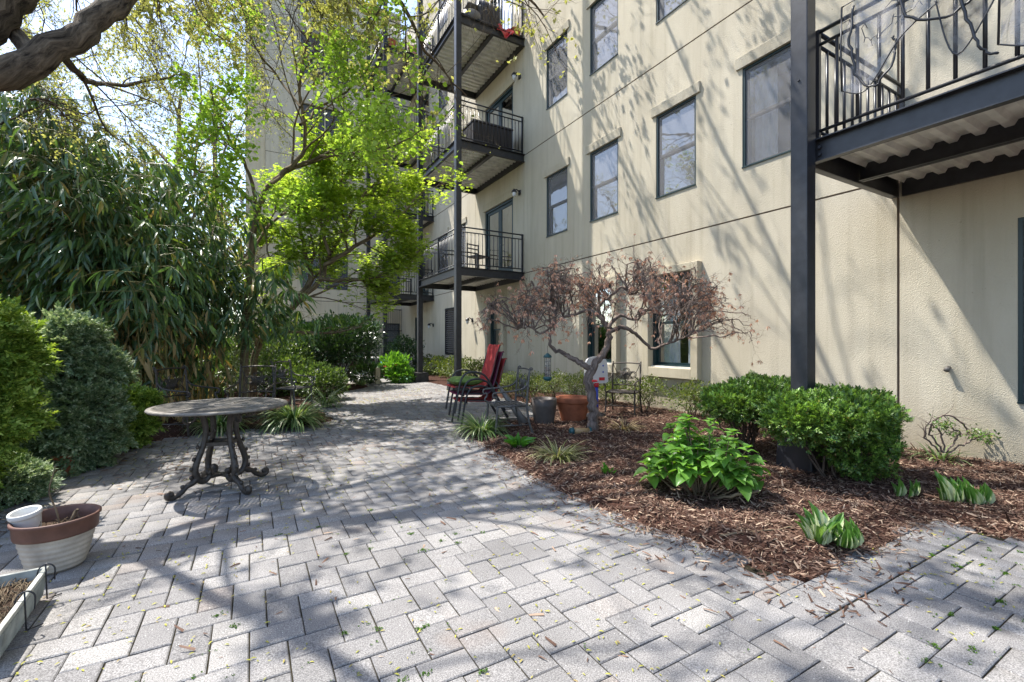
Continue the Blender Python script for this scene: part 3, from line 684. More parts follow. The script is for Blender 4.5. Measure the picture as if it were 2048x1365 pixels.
def french_door(fn, u0, u1, z0, z1, parent, cur=True, leaves=2):
    fr = MB(fn); t = .07
    for a, b, c, d in ((u0, u0+t, z0, z1), (u1-t, u1, z0, z1), (u0+t, u1-t, z1-t, z1)): fr.box(a, b, .02, .16, c, d)
    D_ = fr.build('door', M_green, parent)
    wd = (u1-u0-2*t)/leaves
    for k in range(leaves):
        a0 = u0+t+k*wd; a1 = a0+wd-.008; s = .1; lf = MB(fn)
        for a, b, c, d in ((a0, a0+s, z0+.02, z1-t), (a1-s, a1, z0+.02, z1-t), (a0+s, a1-s, z1-t-s, z1-t), (a0+s, a1-s, z0+.02, z0+.24)): lf.box(a, b, .06, .1, c, d)
        lf.build('door_leaf', M_green, D_)
        g = MB(fn); g.add([(a0+s-.005, .08, z0+.23), (a1-s+.005, .08, z0+.23), (a1-s+.005, .08, z1-t-s+.01), (a0+s-.005, .08, z1-t-s+.01)], [(0, 1, 2, 3)]); g.build('pane', M_glass, D_)
        hd = MB(fn); hd.tube([(a1-.05, .04, z0+1.0), (a1-.13, .03, z0+1.0)], .01, 6); hd.build('handle', M_sash, D_)
    if cur: curtain(fn, u0+.1, u1-.1, z0+.05, z1-.08, .3, D_, waves=11)
    lb = MB(fn); lb.box(u0-.1, u1+.1, -.04, -.001, z1+.001, z1+.24); lb.build('lintel', M_trim, parent, bevel=.006)
    return D_
def sconce(fn, u, z, parent):
    s = MB(fn); s.box(u-.05, u+.05, -.03, -.001, z-.07, z+.07); s.tube([(u, -.03, z+.03), (u, -.12, z+.08), (u, -.2, z+.03)], .018, 8)
    s.tube([(u, -.2, z+.07), (u, -.2, z+.02), (u, -.2, z-.02)], [.03, .07, .085], 12)
    o = s.build('wall_lamp', M_rail, parent, True)
    g = MB(fn); g.tube([(u, -.2, z-.02), (u, -.2, z-.1), (u, -.2, z-.15)], [.055, .05, .02], 12); g.build('lamp_glass', M_curt, o, True)

fm = lambda u, d, z: (FX+d, u, z)                                  # the long facade faces the patio (-X)
bld = empty('apartment_building', (0, 0, 0), 0, 'long cream stuccoed apartment building with green windows along the right of the patio', 'building')
wins = []
cols = [(3.62, 4.56, 'curtain'), (5.45, 6.38, 'curtain'), (7.45, 8.40, 'blind'), (9.28, 10.22, 'sheer')]
for a, b, k in cols: wins.append((a, b, 4.13, 5.76, k))
for z in (7.58, 11.03, 14.45):
    for a, b, k in cols: wins.append((a, b, z, z+1.63, random.choice(['curtain', 'sheer', 'blind'])))
for a, b in ((15.55, 16.5), (17.35, 18.35)):
    for z in (4.13, 7.58, 11.03, 14.45): wins.append((a, b, z, z+1.63, 'sheer'))
gw = [(5.47, 6.47, .83, 2.6), (7.52, 8.5, .83, 2.6), (12.6, 13.55, .9, 2.6), (.45, 1.49, .66, 2.6)]
doors = []
for z in LV: doors += [(12.03, 13.94, z+.12, z+2.42), (19.6, 21.4, z+.12, z+2.42), (-.9, .9, z+.14, z+2.6)]
gdoor = [(20.7, 21.6, .05, 2.5)]
louv = (16.4, 17.6, .8, 2.68)
holes = [x[:4] for x in wins]+gw+doors+gdoor+[louv]
facade('wall', fm, -3.2, 24.0, 17.2, holes, [(2.5, .028), (11.39, .014), (14.7, .014), (8.66, .008)], bld)
for x in wins: window(fm, *x[:4], bld, x[4])
for x in gw: window(fm, *x, bld, 'curtain', lintel=False, surround=x[0] > 5, split=.48)
for x in doors: french_door(fm, *x, bld)
french_door(fm, *gdoor[0], bld, False, 1)
lv = MB(fm); t = .06
for a, b, c, d in ((louv[0], louv[0]+t, louv[2], louv[3]), (louv[1]-t, louv[1], louv[2], louv[3]), (louv[0]+t, louv[1]-t, louv[3]-t, louv[3]), (louv[0]+t, louv[1]-t, louv[2], louv[2]+t)): lv.box(a, b, -.02, .1, c, d)
lvo = lv.build('louvre', M_rail, bld)
z = louv[2]+.09
while z < louv[3]-.08:
    s_ = MB(fm); s_.add([(louv[0]+.06, .0, z), (louv[1]-.06, .0, z), (louv[1]-.06, .07, z+.06), (louv[0]+.06, .07, z+.06), (louv[0]+.06, .0, z+.012), (louv[1]-.06, .0, z+.012), (louv[1]-.06, .07, z+.072), (louv[0]+.06, .07, z+.072)],
                        [(0, 1, 2, 3), (4, 7, 6, 5), (0, 4, 5, 1), (1, 5, 6, 2), (2, 6, 7, 3), (3, 7, 4, 0)]); s_.build('slat', M_sash, lvo); z += .085
for u, z in ((11.62, 5.75), (11.62, 9.2), (11.62, 12.6), (19.0, 2.05), (14.95, 2.1), (22.2, 5.6)): sconce(fm, u, z, bld)
sp = MB(fm); sp.tube([(2.03, 0, 1.01), (2.03, -.04, 1.0), (2.03, -.07, .98)], [.022, .022, .028], 10); sp.build('spigot', M_sash, bld, True)
# rear wing closing the garden
fw = lambda u, d, z: (u, 24.0+d, z)
wing = empty('rear_wing', (0, 0, 0), 0, 'bright-looking stuccoed rear wing with blue reflecting windows seen through the green leaves', 'building')
ww = []
for z in (.9, 3.93, 7.36, 10.8, 14.2):
    for a, b in ((2.1, 3.15), (3.2, 4.25), (6.0, 6.9)): ww.append((a, b, z, z+(2.0 if z > 3 else 1.4)))
facade('wall', fw, .6, 6.95, 18.4, ww, [], wing, hj=LV+[17.1], wm=M_wallsun)
for x in ww: window(fw, *x, wing, 'sheer' if x[0] > 5 else 'none', lintel=False)
for z in (3.93, 7.36, 10.8, 14.2):
    for a, b in ((2.0, 4.35), (5.9, 6.93)):
        lb = MB(fw); lb.box(a, b, -.09, -.001, z+2.0, z+2.28); lb.build('lintel', M_trim, wing, bevel=.01)
cp = MB(fw); cp.box(.5, 6.93, -.12, .9, 18.4, 18.65); cp.build('parapet', M_trim, wing)
wl = MB(); wl.box(-.2, .59, 24.3, 40, -.1, 18.2); wl.cur = 0; wl.build('side_wall', M_wallsun, wing)

# ------------------------------------------------------------------ balconies
PX = 4.87; PWD = .16
def post(x, y, label, ped=True, zt=17.0, s=.24, hp=.3, fmat=None):
    o = empty('steel_post', (x, y, 0), 0, label, 'post', 'black steel posts carrying the balconies')
    a = MB(); h = PWD/2; a.box(-h, h, -h, h, 0.28 if ped else 0, zt); a.build('shaft', M_steel, o, bevel=.008)
    b_ = MB(); b_.tube([(-h-.001, 0, 3.9), (-h-.012, 0, 3.9)], .012, 6); b_.tube([(0, -h-.001, 4.9), (0, -h-.012, 4.9)], .012, 6); b_.build('bolt', M_steel, o)
    if ped:
        c = MB(); c.add([(-s, -s, -.05), (s, -s, -.05), (s, s, -.05), (-s, s, -.05), (-s*.93, -s*.93, hp), (s*.93, -s*.93, hp), (s*.93, s*.93, hp), (-s*.93, s*.93, hp)],
                                 [(0, 3, 2, 1), (4, 5, 6, 7), (0, 1, 5, 4), (1, 2, 6, 5), (2, 3, 7, 6), (3, 0, 4, 7)]); c.build('footing', fmat or M_concrete, o, bevel=.02)
    return o
post(4.80, 2.50, 'thick black steel post standing behind the clipped green shrubs near the right', True, s=.18, hp=.45, fmat=M_rail)
post(PX, 11.42, 'black steel post behind the stack of red chairs')
post(PX, 14.60, 'black steel post on a dark concrete footing left of the red chairs')
post(PX, 19.1, 'distant black steel post beside the low black metal fence')
post(PX, 22.2, 'farthest black steel post, mostly behind the dark rounded shrub')
def channel(mb, a, b, h, t=.012, fl=.07, side=1):
    """C-section beam from a to b, its flanges to one side"""
    a, b = Vector(a), Vector(b); d = (b-a).normalized(); s = d.cross(Vector((0, 0, 1)))*side
    mb.bar(a, b, t, h)
    for z in (h/2-t/2, -h/2+t/2): mb.bar(a+s*(fl/2)+Vector((0, 0, z)), b+s*(fl/2)+Vector((0, 0, z)), fl, t)
def balcony(name, y0, y1, z, xo, label, group='steel balconies on the long facade', rail=1.13, spacing=.115, side0=True, side1=True, xr=None, rb=.011):
    """z is the deck beam's top; built about its outer corner at y0"""
    o = empty(name, (xo, y0, z), 0, label, 'balcony', group)
    L = y1-y0; Wd = FX-.004-xo; hb = .23
    def nb(): return MB()
    for nm, a, b, sd in (('beam', (0, 0, -hb/2), (0, L, -hb/2), -1), ('beam', (.05, 0, -hb/2), (Wd, 0, -hb/2), 1), ('beam', (.05, L, -hb/2), (Wd, L, -hb/2), -1), ('beam', (Wd-.03, .05, -hb/2), (Wd-.03, L-.05, -hb/2), 1)):
        m = nb(); channel(m, a, b, hb, side=sd); m.build(nm, M_steel, o)
    m = nb(); m.bar((Wd*.5, .02, -hb/2-.005), (Wd*.5, L-.02, -hb/2-.005), .012, hb-.03); m.bar((Wd*.5, .02, -hb+.02), (Wd*.5, L-.02, -hb+.02), .1, .012); m.build('joist', M_steel, o)
    # corrugated deck: ribs run out from the wall
    vs = []; y = .03; pitch = .19; prof = [(0, -.075), (.06, -.075), (.085, -.03), (.165, -.03)]
    ys = []
    while y < L-.05:
        for dy, dz in prof:
            if y+dy < L-.03: ys.append((y+dy, dz))
        y += pitch
    for yy, zz in ys: vs += [(.02, yy, zz), (Wd-.02, yy, zz)]
    m = nb(); m.add(vs, [(2*i, 2*i+1, 2*i+3, 2*i+2) for i in range(len(ys)-1)]); m.build('corrugated_deck', M_deck, o)
    m = nb(); m.box(.005, Wd, .005, L-.005, -.024, -.004); m.build('deck_slab', M_concrete, o)
    # bolts at the corner plates
    m = nb()
    for zz in (-.08, -.15): m.tube([(-.006, L-.1, zz), (-.03, L-.1, zz)], .016, 6)
    m.build('bolt', M_steel, o)
    # railing
    segs = [((.05, .05), (.05, L-.05))]
    if side0: segs.append(((.05, .05), (Wd-.03, .05)))
    if side1: segs.append(((.05, L-.05), (Wd-.03, L-.05)))
    bal = MB(); bal.tube([(0, 0, .12), (0, 0, rail-.16)], rb, 6); bm = bal.mesh('baluster', M_rail, True)
    pm_ = MB(); pm_.box(-.02, .02, -.02, .02, 0, rail); pm = pm_.mesh('railing_post', M_rail)
    done = set()
    for a, b in segs:
        A, B = Vector((*a, 0)), Vector((*b, 0)); d = B-A; n = max(2, round(d.length/spacing))
        m = nb()
        for zz, r in ((rail-.02, .021), (rail-.15, .017), (.11, .017)): m.tube([A+Vector((0, 0, zz)), B+Vector((0, 0, zz))], r, 8)
        m.build('rail', M_rail, o, True)
        for k in range(1, n):
            q = A+d*(k/n)
            c = bpy.data.objects.new('baluster', bm); COL.objects.link(c); c.parent = o; c.location = q
        np_ = max(1, round(d.length/1.6))
        for k in range(np_+1):
            q = A+d*(k/np_); key = (round(q.x, 2), round(q.y, 2))
            if key in done: continue
            done.add(key); c = bpy.data.objects.new('railing_post', pm); COL.objects.link(c); c.parent = o; c.location = q
    return o
bA = balcony('balcony', -1.4, 2.5, 3.32, 4.93, 'nearest black steel balcony at upper right, draped with torn clear plastic and string lights', spacing=.17, rb=.015)
B1 = balcony('balcony', 11.39, 14.66, 3.34, PX, 'first floor balcony above the red chairs, with an empty black metal chair')
def rebalcony(src, loc, label):
    c = copy_tree(src); c.location = loc; c['label'] = label; return c
rebalcony(B1, (PX, 11.39, 6.79), 'second floor balcony with a brown storage box behind its railing')
rebalcony(B1, (PX, 11.39, 10.17), 'third floor balcony with a grill and a red cloth hanging off its edge')
rebalcony(B1, (PX, 18.95, 3.34), 'lowest far balcony over the green side door, behind the maple leaves')
rebalcony(B1, (PX, 18.95, 6.79), 'far balcony at second floor, half hidden behind the yellow-green leaves')
rebalcony(B1, (PX, 18.95, 10.2), 'far balcony at third floor, seen through the budding branches')
rebalcony(B1, (PX, 18.95, 13.6), 'highest far balcony with terracotta flower pots on its edge')
# things on the balconies
def boxthing(name, loc, sx, sy, sz, mat, label, cat, lid=True, group=None):
    o = empty(name, loc, 0, label, cat, group); n = 9
    m = MB(); m.box(0, sx, 0, sy, 0, sz); m.build('body', mat, o, bevel=.01)
    for i in range(n):                                            # vertical ribs
        r = MB(); y = sy*(i+.5)/n; r.box(-.012, 0, y-sy/n*.38, y+sy/n*.38, .03, sz-.03); r.build('rib', mat, o)
    for i in range(6):
        r = MB(); x = sx*(i+.5)/6; r.box(x-sx/6*.38, x+sx/6*.38, -.012, 0, .03, sz-.03); r.build('rib', mat, o)
    if lid: m = MB(); m.box(-.03, sx+.02, -.03, sy+.02, sz, sz+.06); m.build('lid', mat, o, bevel=.012)
    return o
M_brown = plain('dark_brown_resin', (.035, .028, .027), .6)
boxthing('storage_box', (5.4, 11.55, 6.8), 1.25, .75, .68, M_brown, 'dark brown ribbed storage box on the second floor balcony', 'storage box')
g = empty('gas_grill', (5.6, 11.75, 10.18), 0, 'black covered grill with side shelf on the third floor balcony', 'grill')
m = MB(); m.box(.1, .75, 0, .5, .12, .8); m.build('cabinet', M_rail, g, bevel=.02)
m = MB(); m.tube([(.1, .25, .85), (.75, .25, .85)], .24, 14); m.build('hood', M_rail, g, True)
m = MB(); m.box(-.25, .1, .05, .45, .76, .79); m.build('side_shelf', M_sash, g)
for x in (.15, .7):
    m = MB(); m.tube([(x, .02, .07), (x, .1, .07)], .06, 12); m.build('wheel', M_rail, g)
k = empty('kettle_grill_lid', (5.35, 11.65, 10.18), 0, 'round grey metal tub left of the grill on the third floor balcony', 'tub')
m = MB(); m.lathe([(0, 0), (.2, .02), (.27, .12), (.29, .28), (.27, .28), (.25, .12), (0, .05)], 20); m.build('bowl', M_sash, k, True)
m = MB(); m.tube([(-.28, 0, .27), (-.34, 0, .3), (-.28, .06, .27)], .01, 6); m.build('handle', M_rail, k)
# red cloth hanging over the deck edge
vs = []; nn = 14
for i in range(nn+1):
    for j in range(9):
        u = i/nn; v = j/8
        vs.append((6.05+.5*u+.03*math.sin(v*5), 11.36-.05*v-.03*math.sin(u*12+v*4), 10.3-.02-.3*v*(1-.5*abs(u-.55)*1.6)+.05*math.sin(u*9)))
m = MB(); m.add(vs, [(i*9+j, (i+1)*9+j, (i+1)*9+j+1, i*9+j+1) for i in range(nn) for j in range(8)])
tag(m.build('red_cloth', M_redpl, None, True), 'bright red cloth hanging over the edge of the third floor balcony', 'cloth')
def flowerpot(name, loc, r, h, mat, label, group=None, rim=True, soil=True, ribs=0, bot=.72, cat='flower pot', wall_t=.018):
    o = empty(name, loc, 0, label, cat, group); m = MB()
    pr = [(0, 0), (r*bot, 0)]
    n = 10
    for i in range(1, n+1):
        t = i/n; rr = r*(bot+(1-bot)*t*.97)+(ribs*.5*(i % 2) if ribs else 0); pr.append((rr, h*.8*t))
    if not rim: pr[-1] = (pr[-1][0], h)
    m.lathe(pr+([(r*.93, h)] if rim else [])+[(r*.95-wall_t, h-.005), (r*(.85 if soil or rim else bot)-wall_t, h*(.55 if soil else .12)), (0, h*(.55 if soil else .12))], 36); m.build('body', mat, o, True)
    if rim:
        m = MB(); m.lathe([(r*.97, h*.78), (r*1.05, h*.79), (r*1.07, h*.84), (r*1.07, h*.97), (r*1.04, h), (r*.97, h*1.0), (r*.93, h*.96), (r*.92, h*.8)], 36); m.build('rim', mat, o, True)
    if soil: m = MB(); m.lathe([(0, h*.86), (r*.5, h*.85), (r*.91, h*.83)], 24); m.build('soil', M_soil, o, True)
    return o
flowerpot('flower_pot', (5.12, 19.1, 13.61), .2, .34, M_terra, 'terracotta pot holding dry stems at the corner of the highest far balcony', 'pots on the highest far balcony')
flowerpot('flower_pot', (6.05, 19.1, 13.61), .19, .36, plain('pink_clay', (.42, .2, .15), .7), 'pinkish clay pot near the wall on the highest far balcony', 'pots on the highest far balcony')
flowerpot('flower_pot', (6.72, 11.5, 10.18), .15, .26, M_terra, 'small terracotta pot against the wall on the third floor balcony')
# black metal chair on first balcony
c = empty('balcony_chair', (5.75, 12.0, 3.35), .3, 'black slatted metal chair behind the first floor balcony railing', 'chair')
for x in (-.22, .22):
    for y in (-.22, .22):
        m = MB(); m.bar((x, y, 0), (x, y, .85 if y > 0 else .44), .03, .03, (0, 1, 0)); m.build('leg', M_rail, c)
m = MB(); m.box(-.24, .24, -.24, .24, .42, .45); m.build('seat', M_rail, c)
for z in (.82, .7, .58):
    m = MB(); m.bar((-.22, .22, z), (.22, .22, z), .03, .03); m.build('back_slat', M_rail, c)
# neighbour's fence and bars at the end of the garden
fe = empty('metal_fence', (5.3, 22.9, 0), 0, 'low black metal fence in front of the rear wing, right of the far post', 'fence')
m = MB(); m.tube([(0, 0, .1), (0, 0, 1.35)], .012, 5); fm_ = m.mesh('picket', M_rail)
for i in range(14):
    q = bpy.data.objects.new('picket', fm_); COL.objects.link(q); q.parent = fe; q.location = (i*.115, 0, 0)
for z in (.15, 1.3):
    m = MB(); m.bar((-.05, 0, z), (1.6, 0, z), .03, .03); m.build('rail', M_rail, fe)
fe2 = copy_tree(fe); fe2.location = (3.0, 22.9, 0); fe2['label'] = 'low black metal fence section behind the dark rounded shrub'
gu = empty('window_guard', (6.0, 23.93, 1.9), 0, 'black barred box over the small window low on the rear wing', 'window guard')
for i in range(9):
    m = MB(); m.bar((i*.11, -.25, 0), (i*.11, -.25, 1.1), .014, .014, (0, 1, 0)); m.build('bar', M_rail, gu)
for z in (0, 1.1):
    m = MB(); m.bar((-.02, -.25, z), (.9, -.25, z), .04, .04); m.bar((0, -.25, z), (0, 0, z), .04, .04); m.bar((.88, -.25, z), (.88, 0, z), .04, .04); m.build('frame', M_rail, gu)
# torn clear plastic and mesh on the near balcony
def filmmat(name, col, a):
    m, n, l, b, o = newmat(name); b.inputs['Base Color'].default_value = (*col, 1); b.inputs['Roughness'].default_value = .12
    t = N(n, 'ShaderNodeBsdfTransparent'); x = N(n, 'ShaderNodeMixShader')
    tc = N(n, 'ShaderNodeTexCoord'); ns = N(n, 'ShaderNodeTexNoise'); ns.inputs['Scale'].default_value = 5; ns.inputs['Detail'].default_value = 6; ns.inputs['Distortion'].default_value = 1.5
    l.new(tc.outputs['Object'], ns.inputs[0]); mr = N(n, 'ShaderNodeMapRange'); l.new(ns.outputs[0], mr.inputs['Value']); mr.inputs['From Min'].default_value = .4; mr.inputs['From Max'].default_value = .75
    mr.inputs['To Min'].default_value = a*.5; mr.inputs['To Max'].default_value = min(1, a*3); l.new(mr.outputs[0], x.inputs[0])
    l.new(t.outputs[0], x.inputs[1]); l.new(b.outputs[0], x.inputs[2]); l.new(x.outputs[0], o.inputs[0]); return m
M_film = filmmat('clear_plastic_film', (.26, .26, .28), .3); M_net = filmmat('insect_mesh', (.1, .09, .085), .4)
def drape(nm, pts_top, pts_bot, mat, label, n=22, mrows=12, amp=.035, parent=None, seed=0):
    r = random.Random(seed); a, _ = smooth_path(pts_top, [0]*len(pts_top), 8); b, _ = smooth_path(pts_bot, [0]*len(pts_bot), 8)
    vs = []; pick = lambda P, t: P[min(int(t*(len(P)-1)), len(P)-2)].lerp(P[min(int(t*(len(P)-1))+1, len(P)-1)], t*(len(P)-1)-min(int(t*(len(P)-1)), len(P)-2))
    for i in range(n+1):
        for j in range(mrows+1):
            u, v = i/n, j/mrows; p = pick(a, u).lerp(pick(b, u), v)
            p = p+Vector((amp*math.sin(u*14+v*5+seed)-.02, 0, amp*.4*math.sin(u*9+v*7)))*(v*(1-v)*2+.25); vs.append(p)
    m = MB(); m.add(vs, [(i*(mrows+1)+j, (i+1)*(mrows+1)+j, (i+1)*(mrows+1)+j+1, i*(mrows+1)+j+1) for i in range(n) for j in range(mrows)])
    o = empty('plastic_sheet', tuple(a[0]), 0, label, 'plastic sheet')
    s = m.build('film', mat, None, True); s.parent = o; s.matrix_parent_inverse = Matrix.Translation(o.location).inverted()
    e = MB(); 
    for P in (a, b): e.tube([p+Vector((-.03, 0, 0)) for p in P], .006, 6)
    e.tube([a[0]+Vector((-.03, 0, 0)), (a[0]+b[0])/2+Vector((-.05, 0, 0)), b[0]+Vector((-.03, 0, 0))], .008, 6)
    h = e.build('black_hem', M_rail, None, True); h.parent = o; h.matrix_parent_inverse = Matrix.Translation(o.location).inverted(); return o
x = 4.93
drape('sheet', [(x, 2.2, 4.5), (x, 1.85, 4.52), (x, 1.55, 4.55)], [(x, 2.2, 3.7), (x, 2.0, 3.62), (x, 1.75, 3.95), (x, 1.5, 4.1)], M_film, 'clear plastic sheet with black hem hanging at the far corner of the near balcony', seed=1)
drape('sheet', [(x, 1.5, 4.6), (x, 1.3, 4.62), (x, 1.15, 4.6)], [(x, 1.52, 4.15), (x, 1.38, 3.6), (x, 1.1, 4.05)], M_net, 'brown insect mesh twisted around the railing of the near balcony', seed=2)
drape('sheet', [(x, 1.12, 4.7), (x, .95, 4.72), (x, .78, 4.7)], [(x, 1.15, 3.55), (x, .95, 3.45), (x, .8, 3.6)], M_film, 'bunched clear plastic sheet hanging before the near balcony door', amp=.07, seed=3)
m = MB()
for a in ([(4.9, 2.1, 4.45), (4.88, 2.12, 4.1), (4.9, 2.05, 3.72), (4.87, 1.9, 3.62), (4.9, 1.78, 3.85), (4.92, 1.8, 4.0)], [(4.9, 1.45, 4.5), (4.86, 1.5, 4.2), (4.88, 1.36, 4.05), (4.9, 1.2, 3.98), (4.88, 1.0, 4.1)],
          [(4.9, 1.4, 4.4), (4.88, 1.34, 3.95), (4.9, 1.25, 3.6), (4.93, 1.16, 3.5)], [(4.9, 1.05, 4.7), (4.86, .98, 4.3), (4.88, 1.02, 3.95), (4.86, .9, 3.62), (4.88, .8, 3.55)], [(4.9, 1.75, 4.5), (4.88, 1.7, 4.1), (4.9, 1.4, 3.95), (4.88, 1.1, 4.15), (4.9, .9, 4.4)]):
    p, r = smooth_path(a, [.011, .012, .01, .011, .01, .009][:len(a)], 7, .006); m.tube(p, r, 5)
tag(m.build('black_straps', M_rail, None, True), 'twisted black hems and straps tangled over the near balcony railing', 'straps')
m = MB()
for s_ in range(4):
    p = Vector((4.96, 2.25-.3*s_, 4.4)); path = [p]
    for i in range(26):
        p = p+Vector((random.gauss(0, .02), -.035+random.gauss(0, .03), random.gauss(-.012 if i < 14 else .012, .035))); p.z = min(max(p.z, 3.75), 4.5); p.x = min(max(p.x, 4.9), 5.03)
        path.append(p.copy())
        if i % 2: m.tube([p, p+Vector((random.gauss(0, .02), random.gauss(0, .03), -.05))], [.005, .003], 4)
    m.tube(path, .004, 5)
m = m.build('string_lights', M_rail, None, True); tag(m, 'dark wire of small unlit string lights wound round the near balcony railing', 'string lights')
# ------------------------------------------------------------------ furniture
def spiral(c, r0, r1, a0, turns, plane, n=26):
    """flat scroll in the plane spanned by plane[0], plane[1]"""
    e1, e2 = Vector(plane[0]), Vector(plane[1]); out = []
    for i in range(n+1):
        t = i/n; r = r0+(r1-r0)*t; a = a0+turns*2*PI*t; out.append(Vector(c)+e1*(r*math.cos(a))+e2*(r*math.sin(a)))
    return out
def make_table(loc, ang0):
    o = empty('garden_table', loc, ang0, 'round ornate cast iron table with a pierced top and scrolled legs on the paving', 'table')
    R_ = .53; zt = .75
    m = MB(); m.lathe([(R_-.03, zt-.004), (R_, zt-.008), (R_+.008, zt-.02), (R_, zt-.03), (R_-.05, zt-.022), (R_-.055, zt-.004), (R_-.03, zt-.002)], 72); m.build('rim', M_tabletop, o, True)
    m = MB(); st = .031
    k = int(R_/st)
    for dx, dy in (((1, 1), (1, -1)), ((1, -1), (1, 1))):
        dx_ = Vector((dx[0], dx[1], 0)).normalized(); dy_ = Vector((dy[0], dy[1], 0)).normalized()
        for i in range(-k, k+1):
            u = i*st; hl = math.sqrt(max(R_*R_-u*u, 0))-.04
            if hl < .03: continue
            a = dy_*u-dx_*hl; b = dy_*u+dx_*hl; m.bar((a.x, a.y, zt-.008), (b.x, b.y, zt-.008), .0125, .006)
    m.build('lattice', M_tabletop, o)
    for i in range(4):
        a = PI/4*0+i*PI/2+.3; m = MB(); m.bar((.09*math.cos(a), .09*math.sin(a), zt-.004), ((R_-.04)*math.cos(a), (R_-.04)*math.sin(a), zt-.004), .05, .008); m.build('spoke', M_tabletop, o)
    m = MB(); m.lathe([(0, zt+.001), (.1, zt), (.11, zt-.012), (0, zt-.012)], 28); m.build('hub', M_tabletop, o)
    for i in range(4):
        a = i*PI/2; e = Vector((math.cos(a), math.sin(a), 0)); q = Vector((-math.sin(a), math.cos(a), 0)); Z = Vector((0, 0, 1))
        P = lambda r, z: e*r+Z*z
        m = MB()
        pts, rd = smooth_path([P(.19, .73), P(.155, .66), P(.13, .56), P(.135, .46), P(.165, .36), P(.2, .27), P(.215, .19), P(.19, .12), P(.14, .095), P(.1, .13), P(.105, .17), P(.13, .175)],
                              [.026, .026, .024, .022, .024, .026, .027, .027, .024, .022, .022, .026], 4)
        m.tube(pts, rd, 9)
        pts, rd = smooth_path([P(.19, .14), P(.235, .105), P(.28, .085), P(.32, .045), P(.37, .022), P(.415, .03), P(.42, .06), P(.395, .065)], [.024, .027, .022, .021, .022, .024, .022, .018], 4); m.tube(pts, rd, 9)
        m.ball(P(.31, .09), .018); m.ball(P(.105, .165), .03); m.ball(P(.395, .055), .024)
        for r_, z_ in ((.195, .4), (.225, .3), (.245, .22), (.13, .6), (.1, .5), (.245, .15)): m.ball(P(r_, z_), (.016, .016, .02), 6)
        m.build('leg', M_iron, o, True)
        m = MB(); m.tube(spiral(P(.27, .66), .07, .02, PI*.5, 1.1, (e, Z)), [.014-.0003*j for j in range(27)], 7); m.tube([P(.2, .7), P(.33, .725)], .014, 7); m.build('bracket', M_iron, o, True)
    for z, r_ in ((.405, .15), (.12, .16)):
        for i in range(2):
            a = i*PI/2; m = MB(); m.bar((-r_*math.cos(a), -r_*math.sin(a), z-.001*i), (r_*math.cos(a), r_*math.sin(a), z-.001*i), .03, .022); m.build('stretcher', M_iron, o)
    m = MB()
    for i in range(4):
        a, b = i*PI/2, (i+1)*PI/2; m.bar((.14*math.cos(a), .14*math.sin(a), .41), (.14*math.cos(b), .14*math.sin(b), .41), .018, .03)
    m.build('stretcher_ring', M_iron, o); return o
make_table((-.226, 4.825, 0), math.radians(210.8))

